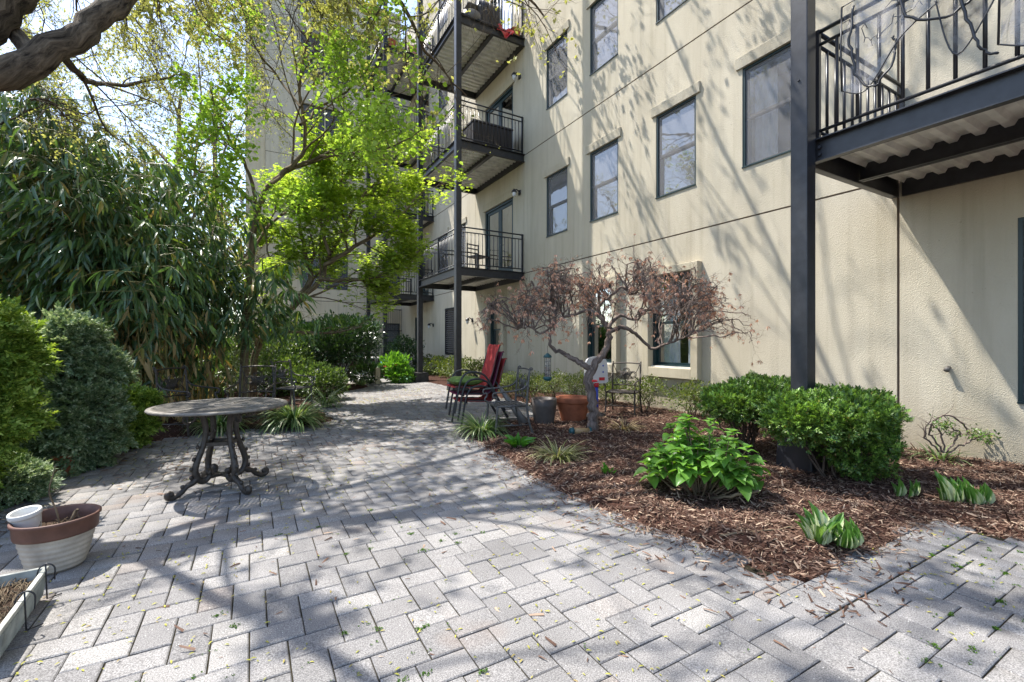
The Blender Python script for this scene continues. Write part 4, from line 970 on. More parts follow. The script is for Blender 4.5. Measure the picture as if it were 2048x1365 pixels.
def make_iron_chair(mat, w=.5, wide=False):
    """faces +Y"""
    o = empty('iron_chair', (0, 0, 0)); hw = w/2; zs = .43; zt = .93
    for s in (-1, 1):
        pts, rd = smooth_path([(s*hw, -.24, zt), (s*hw, -.215, .7), (s*hw, -.2, zs), (s*hw*1.02, -.23, .2), (s*hw*1.06, -.3, 0)], [.014, .016, .017, .016, .015], 4)
        m = MB(); m.tube(pts, rd, 8); m.tube(spiral((s*hw, -.262, zt), .022, .008, 0, 1, ((0, 1, 0), (0, 0, 1)), 12), .01, 6); m.build('back_leg', mat, o, True)
        pts, rd = smooth_path([(s*hw, .22, zs), (s*hw, .235, .22), (s*hw*1.03, .26, 0)], [.016, .015, .014], 4)
        m = MB(); m.tube(pts, rd, 8); m.build('front_leg', mat, o, True)
        pts, rd = smooth_path([(s*hw, -.225, .76), (s*hw*1.04, -.16, .68), (s*hw*1.08, -.04, .645), (s*hw*1.1, .12, .63), (s*hw*1.1, .25, .62), (s*hw*1.08, .29, .6), (s*hw*1.06, .28, .555), (s*hw*1.04, .24, .56), (s*hw*1.02, .24, .52), (s*hw*1.02, .27, .47), (s*hw, .22, zs)], [.012]*11, 4)
        m = MB(); m.tube(pts, rd, 7); m.build('arm', mat, o, True)
    m = MB()
    for a, b in (((-hw, .23, zs), (hw, .23, zs)), ((-hw, -.2, zs), (hw, -.2, zs)), ((-hw, -.2, zs), (-hw, .23, zs)), ((hw, -.2, zs), (hw, .23, zs))): m.tube([a, b], .014, 7)
    m.build('seat_frame', mat, o, True)
    n = 8
    sm = MB()
    for i in range(n):
        x = -hw+w*(i+.5)/n; sm.bar((x, -.195, zs-.004-.008*math.sin(i)), (x, .225, zs-.004), .034, .005)
    for i in range(7):
        y = -.2+.43*(i+.5)/7; sm.bar((-hw+.01, y, zs+.003), (hw-.01, y, zs+.003), .034, .005)
    sm.build('woven_seat', mat, o)
    for z_, y_ in ((zt-.015, -.24), (.52, -.205)):
        m = MB(); pts, rd = smooth_path([(-hw, y_, z_), (0, y_-.02, z_+.012), (hw, y_, z_)], [.012]*3, 5); m.tube(pts, rd, 7); m.build('back_rail', mat, o, True)
    # knotted scrollwork
    m = MB(); yb = -.225; zc = .72; r = .0065; sc = 1.0 if not wide else 1.15
    for k in (-1, 0, 1):
        for q in (.062, .042):
            cx_ = k*.115*sc; cz = zc+(.055 if k == 0 else -.005)
            m.tube([(cx_+q*1.05*math.cos(a), yb-.004*k, cz+q*math.sin(a)) for a in np.linspace(0, 2*PI, 19)], r, 5, False)
    for k in range(-3, 4):
        m.tube([(k*.022-.055, yb, zc-.09), (k*.022+.055, yb, zc+.05)], r*.9, 5); m.tube([(k*.022+.055, yb+.006, zc-.09), (k*.022-.055, yb+.006, zc+.05)], r*.9, 5)
    for s in (-1, 1):
        m.tube(spiral((s*.05, yb, .585), .05, .02, PI/2, s*.9, ((1, 0, 0), (0, 0, 1)), 14), r, 5)
        pts, rd = smooth_path([(s*.17, yb, zc+.03), (s*.21, yb, zc+.11), (s*.235, -.235, zt-.03)], [r]*3, 4); m.tube(pts, rd, 5)
        pts, rd = smooth_path([(s*.17, yb, zc-.05), (s*.2, yb, zc-.12), (s*.12, yb, .53)], [r]*3, 4); m.tube(pts, rd, 5)
    m.build('scrollwork', mat, o, True)
    m = MB(); m.tube([(-hw*1.02, -.235, .17), (-hw*1.02, .235, .17)], .01, 6); m.tube([(hw*1.02, -.235, .17), (hw*1.02, .235, .17)], .01, 6); m.tube([(-hw, 0, .17), (hw, 0, .17)], .01, 6); m.build('stretcher', mat, o, True)
    return o
def face(o, loc, l, D, label, cat='chair', group='scrolled iron garden chairs'):
    o.location = loc; d = cw(l, D); o.rotation_euler[2] = math.atan2(d.y, d.x)-PI/2; tag(o, label, cat, group)
ch1 = make_iron_chair(M_irong)
face(ch1, cw(-.06, 6.42), -.95, -.3, 'grey iron armchair with scrolled back standing beside the stacked red chairs')
ch2 = make_iron_chair(M_iron)
face(ch2, cw(1.97, 8.05), -.45, -.86, 'brown iron armchair with knotted back standing near the terracotta pot and wall shrubs')
ch3 = copy_tree(ch2); face(ch3, cw(-3.93, 6.9), .2, -.96, 'dark iron armchair behind the round table, in front of the slender trunk')
ch4 = copy_tree(ch2); face(ch4, cw(-4.65, 6.5), .97, -.1, 'shaded iron armchair at the left of the round table beside the clipped evergreen')
ch5 = copy_tree(ch1); face(ch5, cw(-4.2, 8.7), .96, -.2, 'iron armchair seen side-on behind the strappy grass clump, right of the slender trunk')

def sling_chair(lift, label, fab):
    """faces +Y; stacked ones are lifted"""
    o = empty('sling_chair', (0, 0, 0), 0, label, 'chair', 'red sling chairs in a stack'); hw = .27
    for s in (-1, 1):
        m = MB(); pts, rd = smooth_path([(s*hw, .3, 0), (s*hw, .25, .3), (s*hw, .2, .5), (s*hw, .12, .6), (s*hw, -.03, .62), (s*hw, -.18, .56), (s*hw, -.28, .42), (s*hw, -.4, .2), (s*hw, -.52, 0)], [.016]*9, 4); m.tube(pts, rd, 8); m.build('leg_and_arm', M_chfr, o, True)
        m = MB(); pts, rd = smooth_path([(s*(hw-.03), .28, .4), (s*(hw-.03), .0, .385), (s*(hw-.03), -.2, .39), (s*(hw-.03), -.3, .55), (s*(hw-.03), -.38, .85), (s*(hw-.03), -.44, 1.02)], [.014]*6, 5); m.tube(pts, rd, 8); m.build('side_rail', M_chfr, o, True)
    prof, _ = smooth_path([(0, .3, .385), (0, .25, .4), (0, .0, .375), (0, -.2, .39), (0, -.28, .52), (0, -.37, .82), (0, -.43, 1.03), (0, -.46, 1.03)], [0]*8, 4)
    m = MB(); vs = []
    for p in prof:
        for j in range(7): x = -hw+.015+(2*hw-.03)*j/6; vs.append((x, p.y-.012*(1-(x/hw)**2), p.z-.012*(1-(x/hw)**2)))
    k = len(prof); m.add(vs, [(i*7+j, i*7+j+1, (i+1)*7+j+1, (i+1)*7+j) for i in range(k-1) for j in range(6)])
    f = m.build('sling', fab, o, True); sd = f.modifiers.new('thick', 'SOLIDIFY'); sd.thickness = .006
    m = MB(); m.tube([(-hw+.03, .2, .37), (hw-.03, .2, .37)], .013, 7); m.tube([(-hw, -.3, .4), (hw, -.3, .4)], .013, 7); m.build('cross_bar', M_chfr, o, True)
    return o
base = cw(-.6, 7.3)
for i, (lb, fb) in enumerate((('lowest red sling chair of the stack, its back farthest to the right', M_red), ('middle plum-coloured sling chair of the stack', M_purple), ('topmost red sling chair of the stack, under the green cushion', M_red))):
    c = sling_chair(0, lb, fb); d = cw(-.93, -.38); a = math.atan2(d.y, d.x)-PI/2
    c.location = base+d*(.05*i)+Vector((0, 0, .11*i)); c.rotation_euler[2] = a
def pillow(loc, rz, tilt=0):
    n = 16; vs = []
    for sgn in (1, -1):
        for i in range(n+1):
            for j in range(n+1):
                u, v = -1+2*i/n, -1+2*j/n; e = (1-abs(u)**3.5)*(1-abs(v)**3.5); k = 1-.08*(1-abs(u))*abs(v)**4-.0
                vs.append((u*.24*k, v*.24*(1-.06*(1-abs(v))*abs(u)), sgn*.065*e**.5+.006*math.sin(u*9+v*4)))
    m = MB(); b = (n+1)**2
    for s_ in (0, 1): m_ = [(s_*b+i*(n+1)+j, s_*b+(i+1)*(n+1)+j, s_*b+(i+1)*(n+1)+j+1, s_*b+i*(n+1)+j+1) for i in range(n) for j in range(n)]; 
    m.add(vs, [(s_*b+i*(n+1)+j, s_*b+(i+1)*(n+1)+j, s_*b+(i+1)*(n+1)+j+1, s_*b+i*(n+1)+j+1) for s_ in (0, 1) for i in range(n) for j in range(n)])
    o = m.build('cushion', M_cush, None, True); o.location = loc; o.rotation_euler = (tilt, 0, rz); return o
d = cw(-.93, -.38)
tag(pillow(base+d*.16+Vector((0, 0, .69)), math.atan2(d.y, d.x)-PI/2), 'green cushion lying on the topmost red chair', 'cushion')
# folded grey umbrella leaning behind the iron chair
u = empty('folded_parasol', cw(.2, 6.95), 0, 'grey folded parasol lying against the foot of the stacked chairs', 'parasol')
m = MB(); a = Vector((0, 0, .06)); b = cw(-.42, .25)+Vector((0, 0, .62)); m.tube([a, a.lerp(b, .3), a.lerp(b, .8), b], [.06, .055, .035, .02], 10); m.build('canopy', M_sash, u, True)
m = MB(); m.tube([b, b+(b-a).normalized()*.15], .014, 8); m.build('pole', M_chfr, u, True)

# pots
M_gp = flowerpot('tall_planter', cw(.5, 7.1), .2, .43, M_greypot, 'tall grey-brown empty planter left of the terracotta pot', rim=False, bot=.74, cat='planter')
flowerpot('terracotta_pot', cw(.99, 7.35), .265, .42, plain('terracotta_shade', (.27, .09, .045), .75, 0, .3, .25, 8, .15, 60), 'large ribbed terracotta pot behind the little bare tree', ribs=.006, bot=.68)
flowerpot('clay_pot', gr(418, 800), .3, .4, M_rimbrown, 'shaded reddish pot under the leaves behind the chairs, left of the slender trunk', bot=.75)
flowerpot('clay_pot', cw(-4.42, 4.5), .12, .2, M_terra, 'small terracotta pot half buried in the evergreen shrub at left')
# oval two-tone planter
op = empty('oval_planter', cw(-2.64, 2.64), 0, 'big round cream planter with brown rim holding soil and a bare stem', 'planter'); op.scale = (.77, .77, .98)
pr = [(0, 0), (.148, 0), (.158, .012)]
for i in range(27): t = i/26; pr.append((.158+.062*t**.8+.003*math.cos(i*PI/2), .012+.2*t))
for i in range(0): pass
m = MB(); m.lathe(pr, 48); m.build('body', M_cream, op, True)
m = MB(); m.lathe([(.218, .205), (.232, .208), (.236, .222), (.24, .282), (.252, .288), (.252, .3), (.244, .305), (.23, .298), (.222, .25), (.216, .22)], 48); m.build('rim', M_rimbrown, op, True)
m = MB(); m.lathe([(0, .235), (.1, .24), (.22, .23)], 24); m.build('soil', M_soil, op, True)
W_ = Wood(); pts, rd = smooth_path([(.02, 0, .22), (.0, -.02, .34), (-.035, -.03, .45), (-.02, 0, .55), (-.01, .01, .6)], [.007, .006, .005, .004, .003], 3); W_.put([tuple(p) for p in pts], rd, 0)
pts, rd = smooth_path([(.06, 0, .23), (.09, 0, .28), (.1, .02, .31), (.12, .01, .315)], [.012, .011, .009, .006], 3); W_.put([tuple(p) for p in pts], rd, 0)
for _ in range(60):
    a = random.uniform(0, 6.28); r_ = random.uniform(0, .19); p = Vector((r_*math.cos(a), r_*math.sin(a), .24)); W_.put([tuple(p), tuple(p+Vector((random.gauss(0, .03), random.gauss(0, .03), random.uniform(0, .04))))], [.003, .002], 0)
W_.build('stem', M_bark2, None).parent = op
wp = flowerpot('white_pot', cw(-2.76, 2.6, .215), .066, .13, M_white, 'small white pot sitting inside the cream planter', bot=.8, soil=False, wall_t=.004, cat='flower pot')
wp.rotation_euler = (.15, -.1, 0)
# window box with wire hooks
wbd = (gr(95, 1135)-gr(0, 1262)).normalized(); wb = empty('window_box', (0, 0, 0), math.atan2(wbd.y, wbd.x), 'weathered long ribbed window box with black wire hooks at the lower left edge', 'window box')
fr_ = gr(92, 1195); wb.location = fr_+Vector((0, 0, 0))
L_, Wb, Hb = .62, .17, .155                                         # runs back along -x from its near end
m = MB(); t = .008; e = .02
out = [(-L_, 0), (0, 0), (0, Wb), (-L_, Wb)]
def ringv(ins, z, sp_): return [(-L_+ins-sp_, 0+ins-sp_, z), (0-ins+sp_, 0+ins-sp_, z), (0-ins+sp_, Wb-ins+sp_, z), (-L_+ins-sp_, Wb-ins+sp_, z)]
vs = ringv(.018, 0, 0)+ringv(.002, Hb-.02, 0)+ringv(0, Hb-.02, .01)+ringv(0, Hb, .01)+ringv(.01, Hb, 0)+ringv(.022, .03, 0)
fs = [(r*4+k, r*4+(k+1) % 4, (r+1)*4+(k+1) % 4, (r+1)*4+k) for r in range(5) for k in range(4)]+[(3, 2, 1, 0), (20, 21, 22, 23)]
m.add(vs, fs); m.build('trough', M_boxg, wb, bevel=.003)
for k in range(30):
    x = -.02-k*(L_-.04)/30; 
    for y0_, y1_ in ((-.003, .012), (Wb-.012, Wb+.003)):
        m = MB(); m.bar((x, y0_ if y0_ < .05 else y1_, Hb-.03), (x, y1_ if y0_ < .05 else y0_, .02), .01, .005, (1, 0, 0)); m.build('rib', M_boxg, wb)
m = MB(); m.add([(-L_+.02, .015, Hb-.05), (-.02, .015, Hb-.05), (-.02, Wb-.015, Hb-.05), (-L_+.02, Wb-.015, Hb-.05)], [(0, 1, 2, 3)]); m.build('soil', M_soil, wb)
for x in (-.06, -.36):
    for s, yy in ((-1, 0), (1, Wb)):
        if s == 1 and x < -.3: continue
        m = MB(); pts, rd = smooth_path([(x, yy-s*.02, Hb-.03), (x, yy-s*.01, Hb+.02), (x, yy+s*.02, Hb+.035), (x, yy+s*.045, Hb+.01), (x, yy+s*.045, Hb-.05)], [.0035]*5, 5); m.tube(pts, rd, 6)
        m.tube([(x, yy+s*.012, Hb+.03), (x+.015, yy+s*.014, .01), (x+.05, yy+s*.06, .006)], .0035, 6); m.build('wire_hook', M_rail, wb, True)
W_ = Wood()
for _ in range(220):
    p = Vector((random.uniform(-L_+.03, -.03), random.uniform(.02, Wb-.02), Hb-.045)); q = p+Vector((random.gauss(0, .04), random.gauss(0, .02), random.uniform(0, .03))); W_.put([tuple(p), tuple((p+q)/2+Vector((0, 0, .01))), tuple(q)], [.002, .0025, .001], 0)
W_.build('dry_stems', M_bark2, None, 'stuff').parent = wb

# toy basketball stand
ty = empty('toy_basketball_stand', cw(1.43, 7.75), 0, 'toy basketball stand with blue pole and white backboard behind the little bare tree', 'toy')
ty.rotation_euler[2] = -YAW+.35; ty.scale = (.78, .78, .9)
m = MB(); m.lathe([(0, 0), (.23, 0), (.25, .03), (.22, .09), (.1, .12), (0, .12)], 20, (0, 0, 0), 1, .8); m.build('base', M_rail, ty, True)
m = MB(); m.tube([(0, 0, .1), (0, 0, .62)], [.055, .05], 12); m.build('pole', M_blue, ty, True)
m = MB(); m.tube([(0, 0, .6), (0, 0, .68)], [.062, .062], 12); m.build('collar', M_redpl, ty, True)
m = MB(); n = 20; f = [(-.24, .68), (.24, .68), (.27, .8), (.26, 1.02), (.2, 1.13), (0, 1.17), (-.2, 1.13), (-.26, 1.02), (-.27, .8)]
f, _ = smooth_path([(a, 0, b) for a, b in f+[f[0]]], [0]*10, 4); f = f[:-1]
m.add([(p.x, -.03, p.z) for p in f]+[(p.x, .03, p.z) for p in f], [tuple(range(len(f))), tuple(range(2*len(f)-1, len(f)-1, -1))]+[(i, (i+1) % len(f), len(f)+(i+1) % len(f), len(f)+i) for i in range(len(f))]); m.build('backboard', M_toywhite, ty, bevel=.008)
for x, z in ((.16, 1.0), (.16, .88), (-.16, 1.0)):
    m = MB(); m.tube([(x, -.031, z), (x, -.036, z)], .018, 10); m.build('bolt', M_blue, ty)
m = MB(); m.box(.06, .2, -.035, -.031, .72, .78); m.build('red_label', M_redpl, ty)
m = MB(); m.tube([(-.22+.13*math.cos(a), -.16+.13*math.sin(a), .73) for a in np.linspace(0, 2*PI, 25)], .014, 8, False); m.build('hoop', M_redpl, ty, True)
# tube lamp lying under the tree
lp = empty('fallen_lantern', cw(.95, 6.3), 0, 'tan tube lantern with teal cap lying at the foot of the little tree', 'lantern')
lp.rotation_euler[2] = -YAW+.15
m = MB(); m.tube([(-.1, 0, .07), (.12, 0, .07)], .045, 14); m.build('tube', plain('tan_plastic', (.35, .22, .1), .5), lp, True)
m = MB(); m.tube([(-.16, 0, .07), (-.14, 0, .07), (-.1, 0, .07)], [.035, .055, .055], 14); m.build('cap', M_teal, lp, True)
m = MB(); m.tube([(.12, 0, .07), (.15, 0, .07)], [.052, .05], 14); m.build('base', M_teal, lp, True)
# bird feeder
bf = empty('bird_feeder', at(1095, 735, 6.3), 0, 'tube bird feeder with teal cap and base hanging from a low branch', 'bird feeder')
m = MB(); m.lathe([(0, .2), (.02, .19), (.055, .16), (.06, .135), (.05, .135), (0, .14)], 16); m.build('cap', M_teal, bf, True)
m = MB(); m.lathe([(.042, .135), (.042, -.13)], 16); m.build('tube', filmmat('feeder_tube', (.5, .47, .42), .3), bf, True)
m = MB(); m.lathe([(0, -.13), (.038, -.13), (.038, .0), (0, .0)], 14); m.build('seed', plain('bird_seed', (.22, .15, .1), .9, noise=.5, nscale=120), bf, True)
m = MB()
for k in range(10): a = k*PI/5; m.tube([(.047*math.cos(a), .047*math.sin(a), .135), (.047*math.cos(a), .047*math.sin(a), -.13)], .0022, 4)
for z in (.08, .02, -.04, -.1): m.tube([(.047*math.cos(a), .047*math.sin(a), z) for a in np.linspace(0, 2*PI, 17)], .002, 4, False)
m.build('wire_cage', M_rail, bf)
m = MB(); m.lathe([(0, -.13), (.055, -.13), (.062, -.15), (.05, -.18), (0, -.19)], 16); m.build('tray', M_teal, bf, True)
m = MB(); m.tube([(0, 0, .19), (0, 0, .3)], .003, 5); m.build('hanger', M_rail, bf)

# far odds and ends
bn = empty('toy_bin', gr(782, 752), 0, 'red and blue plastic bin behind the bright green plant by the fence', 'bin')
bn.location = cw((782-CX)/FPX*17.5, 17.5)
m = MB(); m.lathe([(0, 0), (.3, 0), (.36, .5), (.33, .5), (0, .45)], 18); m.build('tub', M_redpl, bn, True)
m = MB(); m.lathe([(.38, .5), (.38, .56), (.2, .66), (0, .7)], 18); m.build('lid', plain('light_blue_lid', (.1, .3, .5), .4), bn, True)
sb_ = empty('sandbox_lid', cw((822-CX)/FPX*15.9, 15.9), .3, 'green plastic sandbox lid lying left of the post footing', 'lid')
m = MB(); m.lathe([(0, .12), (.3, .11), (.5, .05), (.56, .0), (.54, 0), (0, .05)], 24); m.build('dome', plain('green_plastic', (.02, .12, .05), .45), sb_, True)
sp_ = MB(); sp_.box(-.07, .07, -.07, .07, 0, .5); sp_ = sp_.build('wooden_stake', plain('pale_wood', (.42, .35, .22), .8), None, bevel=.01); sp_.location = cw((755-CX)/FPX*14.2, 14.2)
tag(sp_, 'short pale square wooden stake beside the bright green plant', 'stake')
# cushions / garden table beyond the shrub
ft = empty('picnic_table', cw(-5.6, 16.5), .2, 'pale garden table standing far back in the shade beyond the shrubs', 'table')
m = MB(); m.box(-.8, .8, -.45, .45, .7, .75); m.build('tabletop', plain('pale_grey_wood', (.45, .44, .42), .7), ft)
for x in (-.7, .7):
    m = MB(); m.bar((x, -.35, 0), (x, .35, .7), .08, .08); m.bar((x, .35, 0), (x, -.35, .7), .08, .08); m.build('leg', M_concrete, ft)
# ------------------------------------------------------------------ plants
def plant(name, loc, label, cat, group=None): return empty(name, tuple(loc), 0, label, cat, group)
def blob_points(blobs, n, surf=.75, rough=.18):
    """points spread through lumpy ellipsoids, most near their skin; returns points and outward normals"""
    vol = np.array([r[0]*r[1]*r[2] for c, r in blobs])**.67; cnt = np.maximum(1, (vol/vol.sum()*n).astype(int)); P = []; Nn = []
    for (c, r), k in zip(blobs, cnt):
        d = rdir(k); t = np.where(rng.random(k) < surf, rng.uniform(.82, 1.05, k), rng.uniform(.3, .85, k))
        lump = 1+rough*(np.sin(d[:, 0]*7+c[0]*3)*np.sin(d[:, 1]*6+c[1])+.6*np.sin(d[:, 2]*9+d[:, 0]*4)+.8*np.sin(d[:, 0]*15+c[2])*np.sin(d[:, 1]*13)*np.sin(d[:, 2]*17+c[0]))
        P.append(np.array(c)+d*np.array(r)*(t*lump)[:, None]); Nn.append(nrm(d/np.array(r)))
    return np.concatenate(P), np.concatenate(Nn)
def bush(name, loc, label, cat, blobs, n, tmpl, size, mat, up=.5, jit=.5, stems=8, stem_r=.012, nparts=0, trim=None, group=None, hang=0.0, stemmat=None, parts_name='leaf', surf=.75, rough=.18, tips=None):
    o = plant(name, loc, label, cat, group); L = Vector(loc)
    P, Nn = blob_points([((c[0], c[1], c[2]), r) for c, r in blobs], n, surf, rough)
    k = P[:, 2] > .02; P, Nn = P[k], Nn[k]; n = len(P)
    d = nrm(Nn+np.array([0, 0, up-hang])+rdir(n)*jit); nn = nrm(rdir(n)*.6+np.array([0, 0, 1.])+Nn*.3)
    P = P+np.array(L)
    scatter('foliage', tmpl, P, frames(d, nn), rng.uniform(size[0], size[1], n), mat, o, nparts, partname=parts_name)
    if tips:
        kk = rng.random(n) < tips[1]; kk &= Nn[:, 2] > -.1
        scatter('new_growth', tmpl, P[kk]+Nn[kk]*.02, frames(d[kk], nn[kk]), rng.uniform(size[0], size[1], kk.sum())*.8, tips[0], o)
    if stems:
        W = Wood()
        for i in range(stems):
            c, r = random.choice(blobs); a = random.uniform(0, 2*PI)
            e = Vector((c[0]+r[0]*.7*math.cos(a), c[1]+r[1]*.7*math.sin(a), c[2]+r[2]*random.uniform(-.2, .6)))
            s = Vector((random.gauss(0, .06)+c[0]*.25, random.gauss(0, .06)+c[1]*.25, 0)); m_ = s.lerp(e, .5)+Vector((random.gauss(0, .05), random.gauss(0, .05), .03))
            pts, rd = smooth_path([s, m_, e], [stem_r, stem_r*.7, stem_r*.3], 5, .008); W.put([tuple(p+L) for p in pts], rd, 0)
            spawn(W, [p+L for p in pts], rd, (e-s).length, 0, [dict(kids=5, ang=.7, ratio=.35, start=.4, rr=.6), dict(n=4, wander=.15, grav=.02)])
        W.build('stems', stemmat or M_twig, o)
    return o
# --- clipped evergreens on the left
def cyp(loc, label, blobs, n, mat, size=(.05, .1), cat='evergreen shrub'):
    return bush('evergreen_shrub', loc, label, cat, blobs, n, SPRIG, size, mat, up=.15, jit=.8, stems=5, stem_r=.02, surf=.82, rough=.22, hang=.15)
cyp(cw(-4.05, 3.3), 'tallest bright green feathery cypress at the left edge, behind the cream planter',
    [((0, 0, 1.25), (.4, .42, .33)), ((-.25, .1, 1.55), (.34, .36, .26)), ((.02, -.05, .75), (.4, .4, .28)), ((-.3, 0, .45), (.45, .42, .35)), ((.2, .0, 1.15), (.24, .25, .2))], 19000, L_cyp)
cyp(cw(-4.62, 4.75), 'silvery blue-green cypress, second from the left behind the paving edge',
    [((0, 0, 1.25), (.27, .3, .3)), ((.17, .05, .98), (.27, .3, .22)), ((-.2, 0, .9), (.35, .4, .3)), ((.02, -.05, .6), (.4, .4, .3)), ((.0, -.05, .28), (.42, .42, .28))], 20000, L_cypb)
cyp(cw(-4.85, 5.6), 'low rounded bright green cypress nearest the round table',
    [((.1, 0, .52), (.28, .28, .18)), ((0, -.1, .3), (.34, .34, .24)), ((-.35, -.1, .38), (.36, .36, .3))], 10000, L_cyp)
cyp(cw(-4.05, 3.75), 'low spreading juniper between the cream planter and the tall cypress', [((-.1, 0, .13), (.26, .26, .17)), ((-.4, .1, .18), (.34, .34, .22))], 6000, L_cypb, (.04, .08), 'juniper')
cyp(cw(-4.62, 4.9), 'small low evergreen sprawling over the paving edge left of the table', [((-.15, .05, .18), (.26, .28, .2)), ((-.35, .35, .3), (.33, .33, .26))], 6000, L_cyp, (.04, .08), 'juniper')
# --- bamboo
def bamboo():
    base = cw(-6.45, 7.6); o = plant('bamboo', base, 'big clump of tall dark bamboo with long drooping leaves, dry ones at its foot', 'bamboo')
    W = Wood(); P = []; Dd = []; S = []; Pd = []; Dr = []
    for i in range(137):
        l = random.uniform(-3.3, 1.9) if i < 130 else random.uniform(2.2, 3.2); D_ = random.uniform(-1.5, 1.5) if i < 130 else random.uniform(.5, 2); s = base+cw(l*.55, D_*.5)
        hgt = random.uniform(3.6, 6.6)*(1-.03*abs(l+1.2)**2); lean = cw(l*.22+random.gauss(0, .15), D_*.3-.35+random.gauss(0, .2))
        pts = []; n = 14
        for k in range(n+1):
            t = k/n; p = s+lean*(t**2*1.3)+Vector((0, 0, hgt*(t-.18*t**3.0))); pts.append(p)
        rad = [.011*(1-.75*k/n) for k in range(n+1)]; W.put([tuple(p) for p in pts], rad, 0)
        for k in range(3, n+1):
            for _ in range(3 if k > 5 else 1):
                a = random.uniform(0, 2*PI); ln = random.uniform(.25, .75); d = Vector((math.cos(a), math.sin(a), random.uniform(-.1, .5)))
                q = walk(pts[k], d, ln, 5, .12, -.16); W.put([tuple(x) for x in q], [.004, .0035, .003, .002, .0015], 1)
                for _ in range(random.randint(5, 8)):
                    e = q[random.randint(2, 4)]; dd = (q[-1]-q[-2]).normalized()+Vector((random.gauss(0, .5), random.gauss(0, .5), random.gauss(-.75, .35)))
                    P.append(tuple(e)); Dd.append(tuple(dd)); S.append(random.uniform(.16, .34))
        for _ in range(26 if i < 130 else 0):
            e = s+Vector((random.gauss(0, .25), random.gauss(0, .25), random.uniform(.1, 1.9))); Pd.append(tuple(e)); Dr.append((random.gauss(0, .25), random.gauss(0, .25), -1))
    W.build('culms', plain('bamboo_culm', (.2, .19, .07), .45), o, 'stuff')
    P, Dd, S = np.array(P), nrm(np.array(Dd)), np.array(S); kp = (P@np.array([CYW, -SY, 0]) < -5.35) | (P[:, 2] > 1.25+rng.random(len(P))*.5); P, Dd, S = P[kp], Dd[kp], S[kp]; nn = nrm(rdir(len(P))*.7+np.array([0, 0, 1.]))
    scatter('foliage', BAMB, P, frames(Dd, nn), np.array(S), L_bamboo, o, 300)
    Pd, Dr = np.array(Pd), nrm(np.array(Dr)); scatter('dry_leaves', BAMB, Pd, frames(Dr, rdir(len(Pd))), rng.uniform(.15, .35, len(Pd)), L_dead, o)
bamboo()
# --- slender tree with bright round leaves
def redbud():
    base = cw(-4.95, 8.5); o = plant('redbud_tree', base, 'slender leaning tree with bright yellow-green round leaves behind the garden chairs', 'tree')
    at_ = lambda x, y, D=8.5: at(x, y, D)
    W = Wood(); cfg = [dict(kids=9, ang=.8, ratio=.42, start=.25, rr=.55), dict(n=7, wander=.16, grav=.015, kids=6, ang=.75, ratio=.5, start=.2, rr=.5), dict(n=5, wander=.18, grav=-.01, kids=4, ang=.7, ratio=.6, start=.2, rr=.6, ), dict(n=5, wander=.15, grav=-.03)]
    limbs = [([(490, 840), (488, 760), (490, 690), (494, 600), (502, 520), (512, 440), (517, 415)], [.085, .075, .07, .066, .062, .055, .05], 8.5, 0),
             ([(515, 420), (535, 375), (565, 345), (598, 320), (612, 270), (600, 200), (602, 150), (622, 60), (660, -60)], [.055, .05, .045, .04, .033, .028, .024, .018, .012], 8.3, 12),
             ([(540, 370), (580, 340), (640, 312), (690, 290), (720, 255), (745, 225), (790, 190)], [.04, .036, .03, .026, .02, .016, .01], 8.4, 11),
             ([(640, 312), (690, 310), (740, 300), (790, 290), (850, 260)], [.025, .022, .018, .014, .008], 8.4, 7),
             ([(517, 415), (500, 350), (470, 300), (440, 240), (420, 180)], [.035, .03, .025, .018, .01], 8.6, 9),
             ([(600, 215), (560, 160), (520, 110), (490, 40), (470, -40)], [.025, .022, .018, .012, .008], 8.2, 9),
             ([(600, 250), (640, 215), (690, 185), (740, 130), (770, 60)], [.026, .022, .018, .012, .008], 8.0, 9),
             ([(505, 500), (540, 450), (580, 420), (640, 390)], [.03, .025, .02, .012], 8.6, 6),
             ([(517, 420), (480, 380), (430, 350), (380, 340)], [.03, .025, .018, .01], 8.2, 6)]
    for pts, rad, D, kids in limbs:
        q = [at_(x, y, D+.9*math.sin(x*.013)-.35+0*i) if i else at_(x, y, D) for i, (x, y) in enumerate(pts)]
        if kids == 0: q = [at_(x, y, D) for x, y in pts]; q[0].z = -.05
        else:
            if (pts[0][0], pts[0][1]) in ((515, 420), (517, 415), (517, 420)): q[0] = at_(515, 425, 8.5)
        p, r = smooth_path(q, rad, 4, .012); W.put([tuple(v) for v in p], r, 0)
        if kids:
            Lg = sum((p[i+1]-p[i]).length for i in range(len(p)-1)); spawn(W, p, r, Lg, 0, cfg, kids=kids)
    W.build('trunk', M_bark2, o)
    E = W.ends; P = np.array([e[0] for e in E]); Dd = np.array([e[1] for e in E])
    keep = rng.random(len(P)) < .62; P, Dd = P[keep], Dd[keep]
    k = 3; P = np.repeat(P, k, 0); Dd = np.repeat(Dd, k, 0); n = len(P)
    # fewer leaves high up, as in early spring
    keep = rng.random(n) < np.clip(1.25-(P[:, 2]-3.6)*.24, .22, 1)*.92; px_ = (P@np.array([CYW, -SY, 0]))/(P@np.array([SY, CYW, 0])); keep = keep & ((px_ < -.2) | (rng.random(n) < .2)); P, Dd = P[keep], Dd[keep]; n = len(P)
    d = nrm(Dd*.4+rdir(n)*.8+np.array([0, 0, -.15])); nn = nrm(np.array([0, 0, 1.])+rdir(n)*.55)
    print('redbud leaves', n)
    scatter('foliage', ROUND, P+rdir(n)*.13, frames(d, nn), rng.uniform(.03, .095, n), L_redbud, o, 300)
redbud()
